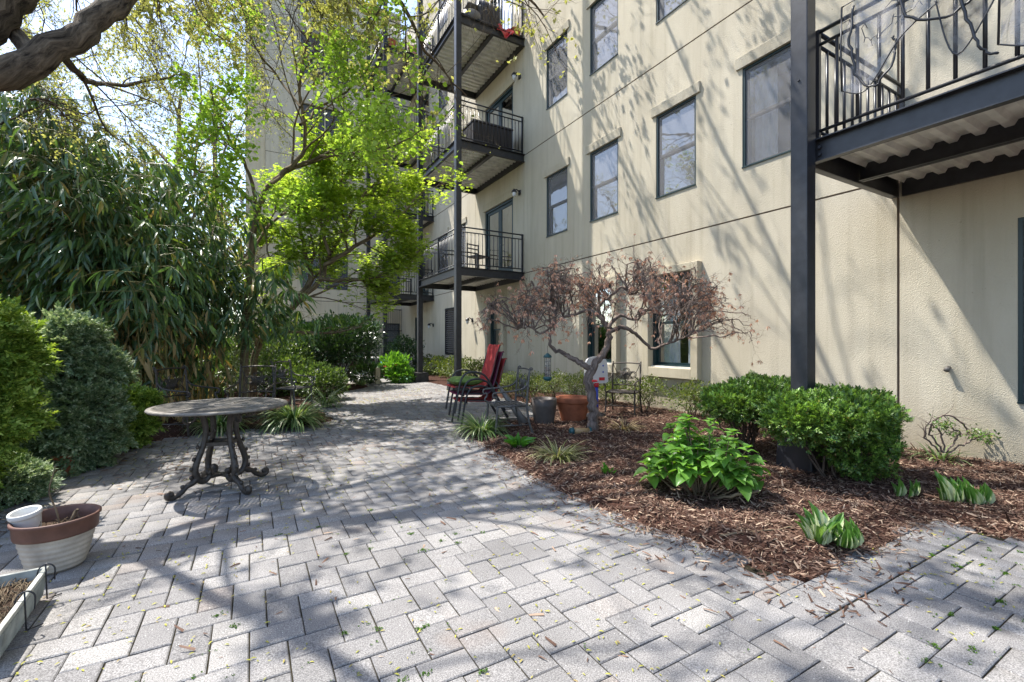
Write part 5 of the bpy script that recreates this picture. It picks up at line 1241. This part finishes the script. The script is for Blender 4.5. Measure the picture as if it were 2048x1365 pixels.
# --- green japanese maple, layered
def jmaple():
    base = cw(-5.4, 9.6); o = plant('maple_tree', base, 'leaning maple with layered fresh green leaves spreading towards the balconies', 'tree')
    W = Wood(); cfg = [dict(kids=10, ang=.8, ratio=.4, start=.2, rr=.5), dict(n=7, wander=.14, grav=.0, kids=7, ang=.8, ratio=.5, start=.2, rr=.5, flat=.4), dict(n=5, wander=.14, grav=-.01, kids=5, ang=.7, ratio=.5, start=.2, rr=.6, flat=.3), dict(n=4, wander=.12, grav=-.02)]
    limbs = [([(505, 815), (508, 720), (530, 670), (585, 615), (640, 560), (660, 510), (700, 450)], [.075, .07, .065, .058, .05, .04, .025], 9.6, 6),
             ([(585, 615), (620, 560), (610, 500), (600, 440), (620, 380)], [.07, .06, .045, .03, .02], 9.8, 10),
             ([(650, 530), (700, 500), (750, 470), (800, 430), (850, 380)], [.055, .045, .035, .022, .012], 9.5, 11),
             ([(640, 560), (690, 560), (740, 555), (800, 540), (840, 500)], [.045, .04, .03, .02, .01], 9.3, 9),
             ([(690, 455), (720, 400), (770, 350), (830, 310)], [.04, .03, .02, .01], 9.9, 10),
             ([(690, 455), (680, 390), (690, 330), (710, 290)], [.035, .03, .02, .01], 10.2, 9),
             ([(600, 600), (570, 560), (540, 520), (530, 450)], [.04, .03, .02, .01], 9.7, 8),
             ([(660, 510), (640, 440), (650, 370), (630, 310)], [.04, .03, .02, .01], 9.2, 9)]
    for i, (pts, rad, D, kids) in enumerate(limbs):
        q = [at(x, y, D+.6*math.sin(x*.03+i)*(j/len(pts))) for j, (x, y) in enumerate(pts)]
        if i == 0: q[0].z = -.05
        p, r = smooth_path(q, rad, 4, .012); W.put([tuple(v) for v in p], r, 0)
        Lg = sum((p[i+1]-p[i]).length for i in range(len(p)-1)); spawn(W, p, r, Lg, 0, cfg, kids=kids)
    W.build('trunk', M_bark2, o)
    P = np.array([e[0] for e in W.ends]); px_ = (P@np.array([CYW, -SY, 0]))/(P@np.array([SY, CYW, 0])); keep = (P[:, 2] > 1.9) & ((px_ < -.21) | (rng.random(len(P)) < .2)); P = P[keep]; P = np.repeat(P, 3, 0); n = len(P)
    if n > 21000: P = P[rng.random(n) < 21000/n]; n = len(P)
    print('maple leaves', n)
    d = nrm(rdir(n)*[1, 1, .35]+np.array([0, 0, -.15])); nn = nrm(np.array([0, 0, 1.])+rdir(n)*.35)
    scatter('foliage', STAR, P+rdir(n)*.16, frames(d, nn), rng.uniform(.05, .1, n), L_maple, o)
jmaple()
# --- weeping dissected maple, bare with dried leaves
def weeping():
    base = cw(1.11, 6.46); o = plant('weeping_maple', base, 'small umbrella-shaped bare tree with twisting branches and dried brown leaves in front of the facade', 'tree')
    W = Wood(); D0 = 6.46
    limbs = [([(1184, 875), (1184, 850), (1187, 820), (1181, 785), (1176, 760), (1184, 738)], [.105, .082, .07, .066, .066, .06]),
             ([(1184, 742), (1165, 728), (1148, 718), (1128, 708), (1105, 697), (1099, 678), (1108, 655), (1112, 625), (1100, 600)], [.048, .042, .036, .032, .027, .024, .02, .016, .012]),
             ([(1183, 745), (1192, 722), (1208, 708), (1216, 685), (1219, 660), (1206, 640), (1198, 615), (1215, 590)], [.058, .052, .05, .046, .042, .034, .03, .022]),
             ([(1217, 668), (1240, 655), (1262, 660), (1285, 680), (1302, 698), (1325, 690), (1352, 682), (1385, 668)], [.034, .03, .026, .023, .02, .016, .013, .01]),
             ([(1205, 640), (1180, 622), (1150, 628), (1120, 640), (1085, 668), (1060, 655), (1035, 660)], [.028, .024, .02, .018, .015, .012, .008]),
             ([(1219, 655), (1240, 630), (1270, 640), (1295, 620), (1330, 630), (1380, 610)], [.028, .025, .02, .018, .015, .01]),
             ([(1212, 600), (1245, 575), (1265, 590), (1290, 560), (1275, 535)], [.022, .018, .016, .013, .01])]
    nodes = []
    for i, (pts, rad) in enumerate(limbs):
        q = [at(x, y, D0+(.28*math.sin(x*.05+i*2)*(j/len(pts)) if i else 0)) for j, (x, y) in enumerate(pts)]
        if i == 0: q[0].z = -.03
        p, r = smooth_path(q, rad, 5, .009); W.put([tuple(v) for v in p], r, 0)
        if i: nodes += p[len(p)//3:]
    cfg = [dict(kids=9, ang=.75, ratio=.26, start=.12, rr=.6), dict(n=6, wander=.2, grav=-.01, kids=5, ang=.7, ratio=.55, start=.15, rr=.6), dict(n=5, wander=.18, grav=-.02, kids=2, ang=.6, ratio=.6, rr=.7, start=.3), dict(n=4, wander=.15, grav=-.06)]
    for i in range(165):
        a = random.uniform(0, 2*PI); rr = math.sqrt(random.uniform(.05, 1)); l = 1.6+2.0*rr*math.cos(a); Dd = D0+.1+1.35*rr*math.sin(a)
        if l < 1.6: l = 1.6+(l-1.6)*1.02
        z = 2.36-.72*rr**2.2+random.uniform(-.42, .06)
        e = cw(l-.15, Dd, z); s = min(nodes, key=lambda v: (v-e).length+random.uniform(0, 1.2))
        mid = s.lerp(e, .45)+Vector((random.gauss(0, .1), random.gauss(0, .1), .26+random.gauss(0, .08))); m2 = s.lerp(e, .8)+Vector((random.gauss(0, .06), random.gauss(0, .06), .13))
        p, r = smooth_path([s, mid, m2, e], [.011, .008, .0055, .003], 6, .014); W.put([tuple(v) for v in p], r, 0)
        spawn(W, p, r, (e-s).length+.45, 0, cfg, kids=5)
    W.build('branches', M_maple, o)
    P = np.array([e[0] for e in W.ends]); n = len(P); k = rng.random(n) < 2900/n*(.55+.45*np.sin(P[:, 0]*5)*np.sin(P[:, 1]*5+P[:, 2]*4)); P = P[k]; n = len(P)
    print('maple ends', len(W.ends), n)
    d = nrm(rdir(n)*.45+np.array([0, 0, -1.])); scatter('dried_leaves', CURL, P, frames(d, rdir(n)), rng.uniform(.035, .085, n), L_dry, o)
weeping()
# --- big overhanging tree, its trunk just left of the frame
def bigtree():
    base = cw(-5.0, 3.3); o = plant('large_tree', base, 'massive old tree at the upper left whose bare budding limbs overhang the patio', 'tree')
    W = Wood(); R = random.Random(5)
    cfg = [dict(kids=12, ang=.8, ratio=.34, start=.22, rr=.42), dict(n=9, wander=.13, grav=.015, kids=7, ang=.75, ratio=.52, start=.15, rr=.5), dict(n=7, wander=.16, grav=-.01, kids=6, ang=.7, ratio=.52, start=.15, rr=.55), dict(n=5, wander=.16, grav=-.03, kids=4, ang=.7, ratio=.55, start=.15, rr=.6), dict(n=4, wander=.15, grav=-.05)]
    A = lambda x, y, D: at(x, y, D)
    trunk = [base+Vector((0, 0, -.1)), base+Vector((.05, .1, 1.2)), A(-360, 300, 3.6), A(-220, 190, 3.6), A(-90, 150, 3.6)]
    limbs = [(trunk, [.45, .36, .3, .24, .2], 0),
             ([A(-100, 155, 3.6), A(20, 145, 3.7), A(120, 92, 3.9), A(200, 35, 4.1), A(270, -30, 4.4), A(420, -200, 5.2), cw(-1.0, 7.5, 9.0), cw(1.0, 9.5, 11.0), cw(2.6, 11, 13)], [.14, .12, .105, .095, .085, .07, .05, .03, .015], 16, .62),
             ([A(-90, 120, 3.6), A(-30, 50, 3.7), A(40, -30, 3.9), A(110, -150, 4.5), cw(-3.2, 6, 9.5), cw(-2.2, 7.5, 13)], [.15, .14, .13, .09, .05, .02], 14, .55),
             ([A(75, 122, 3.8), A(30, 0, 4.2), cw(-4.5, 5.5, 6), cw(-4.5, 8, 9), cw(-4.2, 11, 12)], [.07, .06, .05, .04, .02], 13, .4),
             ([A(420, -200, 5.2), cw(-.5, 6.2, 8.2), cw(1.6, 6.8, 9.8), cw(3.8, 7.5, 11)], [.06, .05, .035, .015], 13),
             ([cw(-1.0, 7.5, 9.0), cw(-.6, 9.5, 9.4), cw(.6, 12, 10.2), cw(1.8, 14.5, 10.5)], [.05, .04, .03, .015], 12),
             ([A(420, -200, 5.2), cw(-1.9, 7, 6.7), cw(-1.8, 9.5, 7.4), cw(-1.2, 12, 7.8)], [.05, .04, .03, .015], 12),
             ([A(-30, 50, 3.7), cw(-3.6, 3.2, 5.5), cw(-3.2, 2.8, 7.6), cw(-2.0, 2.8, 9.2), cw(-.4, 3.0, 10.2), cw(1.2, 3.4, 11)], [.05, .045, .04, .03, .02, .01], 30, .2),  # unseen limb added above the frame to shade the foreground paving
             ([A(200, 40, 4.1), A(330, -60, 4.6), A(470, -130, 5.6), A(640, -120, 6.8), A(780, -60, 7.8)], [.04, .035, .03, .022, .012], 12, .4),
             ([A(115, 96, 3.88), A(170, 160, 4.4), A(250, 170, 5.6), A(350, 150, 7)], [.035, .03, .022, .012], 9, .3)]
    for i, (p, rad, kids, *st_) in enumerate(limbs):
        cfg[0]['start'] = st_[0] if st_ else .22
        p, r = smooth_path(p, rad, 5, .012 if i else 0, R); W.put([tuple(v) for v in p], r, 0)
        if kids:
            Lg = min(sum((p[j+1]-p[j]).length for j in range(len(p)-1)), 9); spawn(W, p, r, Lg, 0, cfg, R, kids)
    # thin twigs hanging in front of the sky and the rear wing
    fine = [dict(kids=14, ang=.7, ratio=.5, start=.05, rr=.5), dict(n=8, wander=.12, grav=-.02, kids=9, ang=.7, ratio=.5, start=.15, rr=.6), dict(n=6, wander=.15, grav=-.04, kids=4, ang=.6, ratio=.55, rr=.7, start=.2), dict(n=5, wander=.14, grav=-.05)]
    for a, b, c, rr in ((A(130, -60, 6), A(170, 60, 6.3), A(230, 190, 7), .016), (A(300, -80, 6.5), A(330, 60, 6.8), A(420, 180, 7.5), .015), (A(430, -80, 6), A(500, 60, 6.4), A(560, 210, 6.8), .014),
                    (A(560, -80, 7), A(640, 30, 7.2), A(760, 120, 7.6), .013), (A(380, -90, 5), A(400, 20, 5.2), A(470, 110, 5.6), .011), (A(650, -90, 6), A(720, 10, 6.2), A(820, 60, 6.6), .011),
                    (A(60, 200, 5), A(150, 230, 5.4), A(300, 200, 6), .014), (A(200, -60, 5), A(260, 60, 5.4), A(300, 150, 6), .012), (A(480, -80, 8), A(600, 60, 8.4), A(700, 180, 9), .016), (A(20, 120, 6), A(110, 200, 7), A(200, 240, 8), .02),
                    (A(60, -60, 7), A(90, 60, 7), A(60, 170, 7.2), .014), (A(200, -90, 8), A(380, 40, 8), A(480, 200, 8.4), .016), (A(420, -60, 9), A(380, 90, 9), A(330, 250, 9), .018), (A(0, 250, 6), A(120, 210, 6.4), A(260, 240, 7), .013), (A(330, -60, 5.5), A(420, 60, 5.6), A(520, 130, 6), .011), (A(620, -80, 9), A(580, 60, 9), A(530, 220, 9.4), .016),
                    (A(-40, 40, 5), A(100, 130, 5.6), A(200, 110, 6.2), .014), (A(250, 30, 8), A(340, 120, 8), A(450, 260, 8.5), .018)):
        p, r = smooth_path([a, a.lerp(b, .5)+Vector((0, 0, .06)), b, c], [rr, rr*.8, rr*.6, rr*.25], 5, .02, R); W.put([tuple(v) for v in p], r, 0); spawn(W, p, r, (c-a).length, 0, fine, R)
    W.build('trunk', M_bark, o)
    P = np.array([e[0] for e in W.ends]); n = len(P); print('big tree ends', n)
    hi = P[:, 2] > 6.0; q = P*1.9
    f = np.sin(q[:, 0]+1.3*np.sin(q[:, 1]*.7))*np.sin(q[:, 1]+1.1*np.sin(q[:, 2]*.8))+.8*np.sin(q[:, 0]*2.3+q[:, 2])*np.sin(q[:, 1]*2.1-q[:, 2]*1.3)
    P = P[((~hi) | (f > .18)) & ((P[:, 0] < 2.6) | (rng.random(len(P)) < .4))]; n = len(P); m_ = min(n, 27000); P = P[rng.permutation(n)[:m_]]; n = len(P)
    scatter('spring_leaves', LEAF2, P, frames(nrm(rdir(n)+np.array([0, 0, -.2])), rdir(n)*.6+np.array([0, 0, 1.])), np.where(P[:, 2] > 6.5, rng.uniform(.08, .15, n), rng.uniform(.02, .045, n)), L_bud, o)  # unseen high leaves clumped and enlarged to shape the dapple below
bigtree()
# --- far bare trees
def fartree(x, D, h, label, seed, leafy=.4, lean=0):
    R = random.Random(seed); base = cw((x-CX)/FPX*D, D, 0); o = plant('bare_tree', base, label, 'tree', 'budding trees beyond the garden'); W = Wood()
    cfg = [dict(kids=11, ang=.75, ratio=.5, start=.25, rr=.5), dict(n=8, wander=.12, grav=.03, kids=7, ang=.7, ratio=.5, start=.2, rr=.5), dict(n=6, wander=.15, grav=.01, kids=6, ang=.7, ratio=.5, start=.2, rr=.55), dict(n=5, wander=.15, grav=0, kids=3, ang=.6, ratio=.6, start=.2, rr=.6), dict(n=4, wander=.12, grav=-.02)]
    p, r = smooth_path([base, base+Vector((lean*.2, 0, h*.3)), base+Vector((lean*.6, .1, h*.6)), base+Vector((lean, 0, h))], [h*.022, h*.018, h*.012, h*.004], 5, .03, R)
    W.put([tuple(v) for v in p], r, 0); spawn(W, p, r, h*.8, 0, cfg, R); W.build('trunk', M_bark2, o)
    P = np.array([e[0] for e in W.ends]); n = len(P); k = rng.random(n) < min(1, leafy*14000/n); P = P[k]; n = len(P)
    scatter('crown', LEAF2, P, frames(rdir(n), rdir(n)*.6+np.array([0, 0, 1.])), rng.uniform(.06, .12, n)*D/16, L_bud, o)
fartree(150, 15, 9, 'budding tree beyond the bamboo at far left, one thick low fork', 21, .5)
fartree(310, 13, 8.5, 'bare budding tree rising just behind the bamboo top', 22, .5, .6)
fartree(430, 19, 11, 'tall budding tree between the bamboo and the rear wing', 23, .6)
fartree(20, 11, 7.5, 'gnarled bare tree behind the bamboo at the left edge', 24, .3, -.5)
fartree(520, 26, 12, 'distant budding tree at the left corner of the rear wing', 25, .8)
# --- dark rounded shrub
b0 = cw(-5.05, 13.1)
bush('rhododendron', b0, 'dark rounded evergreen shrub on many thin stems with glossy leaves, beside the far paving', 'shrub',
     [((0, 0, 1.35), (1.15, 1.0, .62)), ((.5, .2, 1.6), (.8, .8, .45)), ((-.6, 0, 1.15), (.8, .8, .5)), ((.1, -.3, 1.05), (.95, .8, .35))], 9500, LEAF2, (.06, .13), L_rhodo, stems=26, stem_r=.018, surf=.7)
bush('rhododendron', cw(-6.9, 14.2), 'second dark evergreen shrub left of the rounded one, its leaf tops shining white', 'shrub',
     [((0, 0, 1.1), (1.1, 1.0, .75)), ((-.5, 0, .7), (.9, .8, .5))], 9000, LEAF2, (.07, .14), L_rhodo, stems=12)
bush('laurel_shrub', cw(-4.65, 14.4), 'small glossy-leaved shrub at the right foot of the dark rounded shrub', 'shrub', [((0, 0, .32), (.5, .45, .32))], 1400, LEAF2, (.08, .15), L_rhodo, stems=6, nparts=0)
bush('bright_shrub', cw((790-CX)/FPX*14.9, 14.9), 'bright yellow-green leafy plant by the wooden stake', 'shrub', [((0, 0, .5), (.42, .4, .38)), ((.1, -.3, .2), (.4, .35, .22))], 1500, LEAF2, (.09, .17), L_hyd, stems=5)
bush('boxwood', cw((808-CX)/FPX*18.3, 18.3), 'dark rounded shrub beside the green side door', 'shrub', [((0, 0, .75), (.75, .7, .7))], 4000, LEAF2, (.06, .11), L_rhodo, stems=3)
# --- undergrowth beyond the chairs
ug = []
for i, (l, D, w_, h) in enumerate([(-9.5, 9.5, 1.6, 1.3), (-7.5, 10.5, 1.5, 1.2), (-6.2, 11.5, 1.3, 1.5), (-5.6, 10.8, .9, .9), (-8.5, 12.5, 1.8, 1.9), (-11.5, 12, 2.2, 2.4), (-10, 16, 2.6, 2.6), (-6.8, 9.3, .8, .8), (-4.4, 10.3, .7, .7)]):
    o = bush('undergrowth_shrub', cw(l, D), ['loose leafy shrub behind the bamboo foot', 'sunlit broad-leaved shrub behind the left chair', 'airy shrub behind the slender trunk', 'low leafy plant right of the slender trunk', 'tall shaded shrub behind the bamboo', 'tall hedge-like shrub at the far left', 'farthest shrub mass closing the garden on the left', 'small leafy plant behind the reddish pot', 'low plant between the trunk and the dark shrub'][i],
             'shrub', [((0, 0, h*.6), (w_*.8, w_*.6, h*.5)), ((w_*.4, 0, h*.4), (w_*.5, w_*.5, h*.4))], int(3400*w_), LEAF2, (.05, .1), L_under, stems=16, stem_r=.012)
# --- azaleas along the wall
az = [(1.42, 9.6, .45, .62, 'azalea bush right behind the bird feeder', L_azal), (.35, 9.3, .55, .62, 'green azalea between the stacked chairs and the bird feeder', L_azal), (-.15, 10.6, .5, .55, 'azalea just behind the stack of red chairs', L_azal),
      (.9, 10.2, .5, .6, 'azalea against the wall behind the bird feeder', L_azal), (2.45, 8.35, .42, .62, 'thin azalea right of the brown iron chair under the low window', L_azal), (2.95, 7.55, .48, .6, 'wispy azalea below the large ground floor window', L_azal), (3.35, 6.9, .42, .55, 'straggly azalea left of the clipped yews', L_azal),
      (2.0, 9.2, .42, .5, 'small azalea behind the toy stand', L_azal)]
for l, D, w_, h, lb, mt in az:
    bush('azalea', cw(l, D), lb, 'shrub', [((0, 0, h*.62), (w_, w_*.8, h*.38)), ((w_*.4, .05, h*.8), (w_*.5, w_*.5, h*.28)), ((-w_*.45, -.05, h*.7), (w_*.5, w_*.5, h*.3))], 2100, LEAF2, (.022, .045), mt, stems=13, stem_r=.007, group='azaleas planted along the facade', surf=.6)
for i, (px, D) in enumerate(((878, 17.2), (905, 16.2), (862, 18.6), (935, 15.2), (968, 14.2))):
    bush('boxwood', cw((px-CX)/FPX*D, D), ['yellow-green clipped bush below the black louvred window', 'yellow-green clipped bush left of the second post', 'farthest yellow-green bush by the facade', 'yellow-green bush right of the louvred window', 'green bush just left of the red chair backs'][i], 'shrub',
         [((0, 0, .38), (.55, .5, .36))], 1500, LEAF2, (.04, .08), L_azal, stems=4, group='clipped bushes below the louvred window')
# --- yews
bush('yew', cw(2.98, 4.25), 'wide flat-topped clipped yew right of the thick black post, bright green on top', 'shrub',
     [((0, 0, .62), (.52, .44, .2)), ((.4, .0, .62), (.3, .34, .19)), ((-.38, .05, .6), (.3, .33, .2)), ((.08, -.2, .36), (.3, .25, .26)), ((.28, -.1, .45), (.3, .26, .24))], 11500, SPRIGY, (.025, .075), L_yew, up=.5, jit=.9, stems=18, stem_r=.013, tips=(L_yewtip, .5), surf=.8, rough=.2)
bush('yew', cw(2.75, 5.25), 'clipped yew behind the hydrangea on the left of the thick black post', 'shrub',
     [((0, 0, .64), (.5, .4, .2)), ((.4, .1, .68), (.38, .36, .18)), ((-.35, 0, .6), (.34, .32, .18))], 8500, SPRIGY, (.03, .06), L_yew, up=.45, jit=.9, stems=20, stem_r=.012, tips=(L_yewtip, .3), surf=.8, rough=.2)
# --- hydrangea
HY = big_leaf(.8, 5, .14, .3, .01)
def hydrangea():
    base = cw(1.58, 3.82); o = plant('hydrangea', base, 'lush hydrangea with broad bright green leaves in the middle of the mulch bed', 'shrub'); W = Wood(); P = []; Dd = []; S = []
    for i in range(58):
        a = random.uniform(0, 2*PI); rr = math.sqrt(random.random()); l, D_ = .45*rr*math.cos(a), .4*rr*math.sin(a); z = .7*(1-.6*rr**2.2)*random.uniform(.62, 1.02)
        e = base+cw(l, D_, z); s = base+cw(l*.18, D_*.18, 0); p, r = smooth_path([s, s.lerp(e, .5)+Vector((random.gauss(0, .02), random.gauss(0, .02), -.02)), e], [.007, .006, .004], 4, .004); W.put([tuple(v) for v in p], r, 0)
        for lev, (hz, sz, cnt, pit) in enumerate(((0, .055, 4, .9), (-.025, .1, 3, .35), (-.075, .13, 3, .0), (-.15, .13, 2, -.25))):
            a0 = random.uniform(0, 6.28)
            for c in range(cnt):
                aa = a0+c*2*PI/cnt+random.gauss(0, .2); q = e+Vector((0, 0, hz)) if hz > -.1 else e.lerp(s, .25)
                P.append(tuple(q)); Dd.append((math.cos(aa), math.sin(aa), pit+random.gauss(0, .15))); S.append(sz*random.uniform(.75, 1.15))
    p, r = smooth_path([base+cw(0, -.1, .02), base+cw(.12, -.28, .1), base+cw(.3, -.36, .17)], [.016, .014, .011], 5, .004); W.put([tuple(v) for v in p], r, 0)
    W.build('stems', M_bark2, o); Dd = nrm(np.array(Dd)); n = len(P)
    scatter('foliage', HY, np.array(P), frames(Dd, np.tile([0, 0, 1.], (n, 1))+rdir(n)*.15), np.array(S), L_hyd, o, 300, True)
hydrangea()
# --- hostas
HO = big_leaf(.42, 6, .3, .12, .0); HO2 = big_leaf(.3, 5, .34, -.02, .0)
def hosta(l, D, label, specs, lmat=None, seed=0):
    r = random.Random(seed); base = cw(l, D, .035); o = plant('hosta', base, label, 'plant'); 
    for kind, cnt, rad, off, lo, hi, lean in specs:
        P = []; Dd = []; S = []
        for i in range(cnt):
            a = r.uniform(0, 2*PI); q = math.sqrt(r.random())*rad; u = cw(off[0]+q*math.cos(a), off[1]+q*math.sin(a)*.8)
            P.append(tuple(base+u)); dd = cw(math.cos(a)*lean*q/rad, math.sin(a)*lean*q/rad); Dd.append((dd.x+r.gauss(0, .12), dd.y+r.gauss(0, .12), 1)); S.append(r.uniform(lo, hi))
        n = len(P); Dd = np.array(Dd); out = Dd*[1, 1, 0]; nn = np.array([0, 0, .3])-out-np.array([SY, CYW, 0])*.5+rdir(n)*.35
        scatter('foliage', kind, np.array(P), frames(nrm(Dd), nn), np.array(S), lmat or L_hosta, o, min(n, 60), True)
    return o
hosta(2.0, 2.88, 'variegated hosta unfurling cream-edged leaves at the front tip of the mulch bed', [(HO, 15, .07, (-.07, 0), .14, .25, .6), (HO2, 40, .08, (.08, -.02), .07, .15, .3)], seed=1)
hosta(3.5, 3.6, 'clump of upright rolled hosta shoots near the right edge of the mulch bed', [(HO2, 40, .14, (.03, 0), .1, .19, .25), (HO, 4, .06, (-.08, 0), .18, .26, .5), (HO2, 9, .08, (-.28, .12), .1, .18, .2)], seed=2)
L_hostag = leafmat('plain_hosta_leaf', [(0, (.05, .17, .02)), (1, (.1, .26, .03))], .3, .35, .5, 1.7, (1, 1, .35))
hosta(.06, 5.5, 'small plain green hosta between the two strappy grass clumps', [(HO, 26, .1, (0, 0), .12, .19, 1.5)], L_hostag, 3)
hosta(.92, 4.35, 'tiny green shoots sprouting from the mulch below the hydrangea, left side', [(HO2, 9, .06, (0, 0), .06, .12, .5)], L_hostag, 4)
# --- strap-leaved clumps
def blade(nseg=6, bend=.8, w_=.03):
    vs = []; fs = []
    for i in range(nseg+1):
        t = i/nseg; a = t*bend*PI*.75; wd = w_*(1-t**2.5)+.001
        y = math.sin(a)/(bend*PI*.75); z = -(1-math.cos(a))/(bend*PI*.75)
        vs += [(-wd/2, y, z), (wd/2, y, z)]
    return vs, [(2*i, 2*i+1, 2*i+3, 2*i+2) for i in range(nseg)]
BL = [blade(6, b, .04) for b in (.45, .75, 1.05)]
def strappy(l, D, h, n, label, mat, name='liriope', spread=.8, group='strap-leaved grass clumps'):
    base = cw(l, D, .01); o = plant(name, base, label, 'grass clump', group)
    for k, T in enumerate(BL):
        m = n//3; a = rng.uniform(0, 2*PI, m); rr = np.abs(rng.normal(0, 1, m)); out = np.stack([np.cos(a), np.sin(a), np.zeros(m)], 1)
        P = np.array(base)+out*(rng.uniform(0, .09, m))[:, None]; d = nrm(out*(spread*rng.uniform(.3, 1.1, m))[:, None]+np.array([0, 0, 1.])); nn = nrm(-out*1.0+np.array([0, 0, .4])+rdir(m)*.15)
        nn = -nrm(np.cross(np.cross(d, out+1e-3), d)); nn = nrm(nn+rdir(m)*.25)
        # z axis of the template points against the bend
        Rm = frames(d, nn*-1); Rm = frames(d, np.where((Rm[:, :, 2]*out).sum(1)[:, None] > 0, nn, -nn))
        scatter('blades', T, P, Rm, rng.uniform(h*.7, h*1.25, m), mat, o, 0)
    return o
strappy(-3.34, 6.95, .62, 420, 'strappy green grass clump right of the round table at the paving edge', L_lir)
strappy(-4.25, 6.6, .5, 260, 'strappy green grass clump seen beneath the round table', L_lir)
strappy(-.42, 6.3, .46, 330, 'strappy grass clump at the feet of the grey iron chair', L_lir)
strappy(.5, 4.95, .34, 230, 'drooping cream-striped grass clump at the bed edge, right of the plain hosta', L_lirv, spread=1.1)
strappy(-4.5, 13.6, .4, 110, 'distant dark grass clump at the far bed, right of the dark rounded shrub', L_lir)
strappy(-3.75, 9.2, .5, 130, 'shaded grass clump behind the side-on iron chair', L_lir)
strappy(1.62, 6.6, .36, 110, 'dead straw-coloured grass clump right of the little bare tree', leafmat('straw', [(0, (.2, .15, .08)), (1, (.45, .38, .24))], .3, .7, .2), spread=1.5)
strappy(4.55, 4.85, .35, 70, 'thin green blades under the twiggy shrub by the wall', L_lir)
# --- scraggly shrub by the wall
def scrag():
    base = cw(4.65, 4.85); o = plant('twiggy_shrub', base, 'scraggly shrub with curling bare twigs and a few leaf tufts against the sunny wall', 'shrub'); W = Wood()
    for q in ([(1885, 905), (1870, 880), (1858, 860), (1875, 838), (1900, 832), (1925, 850), (1935, 870)], [(1890, 905), (1885, 880), (1878, 862), (1862, 850)], [(1895, 905), (1910, 880), (1920, 868), (1905, 855)], [(1892, 905), (1925, 890), (1950, 878), (1975, 868)], [(1888, 906), (1865, 890), (1850, 870), (1862, 838)]):
        p, r = smooth_path([at(x, y, 4.85) for x, y in q], [.009]*(len(q)-1)+[.004], 4, .008); W.put([tuple(v) for v in p], r, 0)
        spawn(W, p, r, .45, 0, [dict(kids=7, ang=.8, ratio=.45, start=.4, rr=.5), dict(n=4, wander=.2, grav=0)])
    W.build('twigs', M_maple, o)
    P = []
    for x, y, rx, ry, n in ((1885, 850, 22, 12, 150), (1955, 868, 28, 12, 190), (1975, 880, 14, 10, 70), (1905, 870, 10, 8, 30)):
        for _ in range(n): P.append(tuple(at(random.gauss(x, rx*.55), random.gauss(y, ry*.55), 4.85+random.gauss(0, .08))))
    P = np.array(P); n = len(P); scatter('foliage', LEAF2, P, frames(rdir(n)+np.array([0, 0, .4]), rdir(n)*.5+np.array([0, 0, 1.])), rng.uniform(.02, .042, n), L_yew, o)
scrag()
hosta(4.0, 3.9, 'tiny low seedling lying flat on the mulch near the right edge', [(HO, 9, .07, (0, 0), .035, .06, 3)], L_hostag, 6)
# fallen stick and dry leaves
W_ = Wood(); p, r = smooth_path([cw(1.35, 2.95, .05), cw(1.6, 2.97, .065), cw(1.9, 3.06, .06)], [.009, .008, .006], 4, .004); W_.put([tuple(v) for v in p], r, 0)
tag(W_.build('stick', M_bark2), 'reddish brown stick lying on the mulch left of the cream-edged hosta', 'stick')
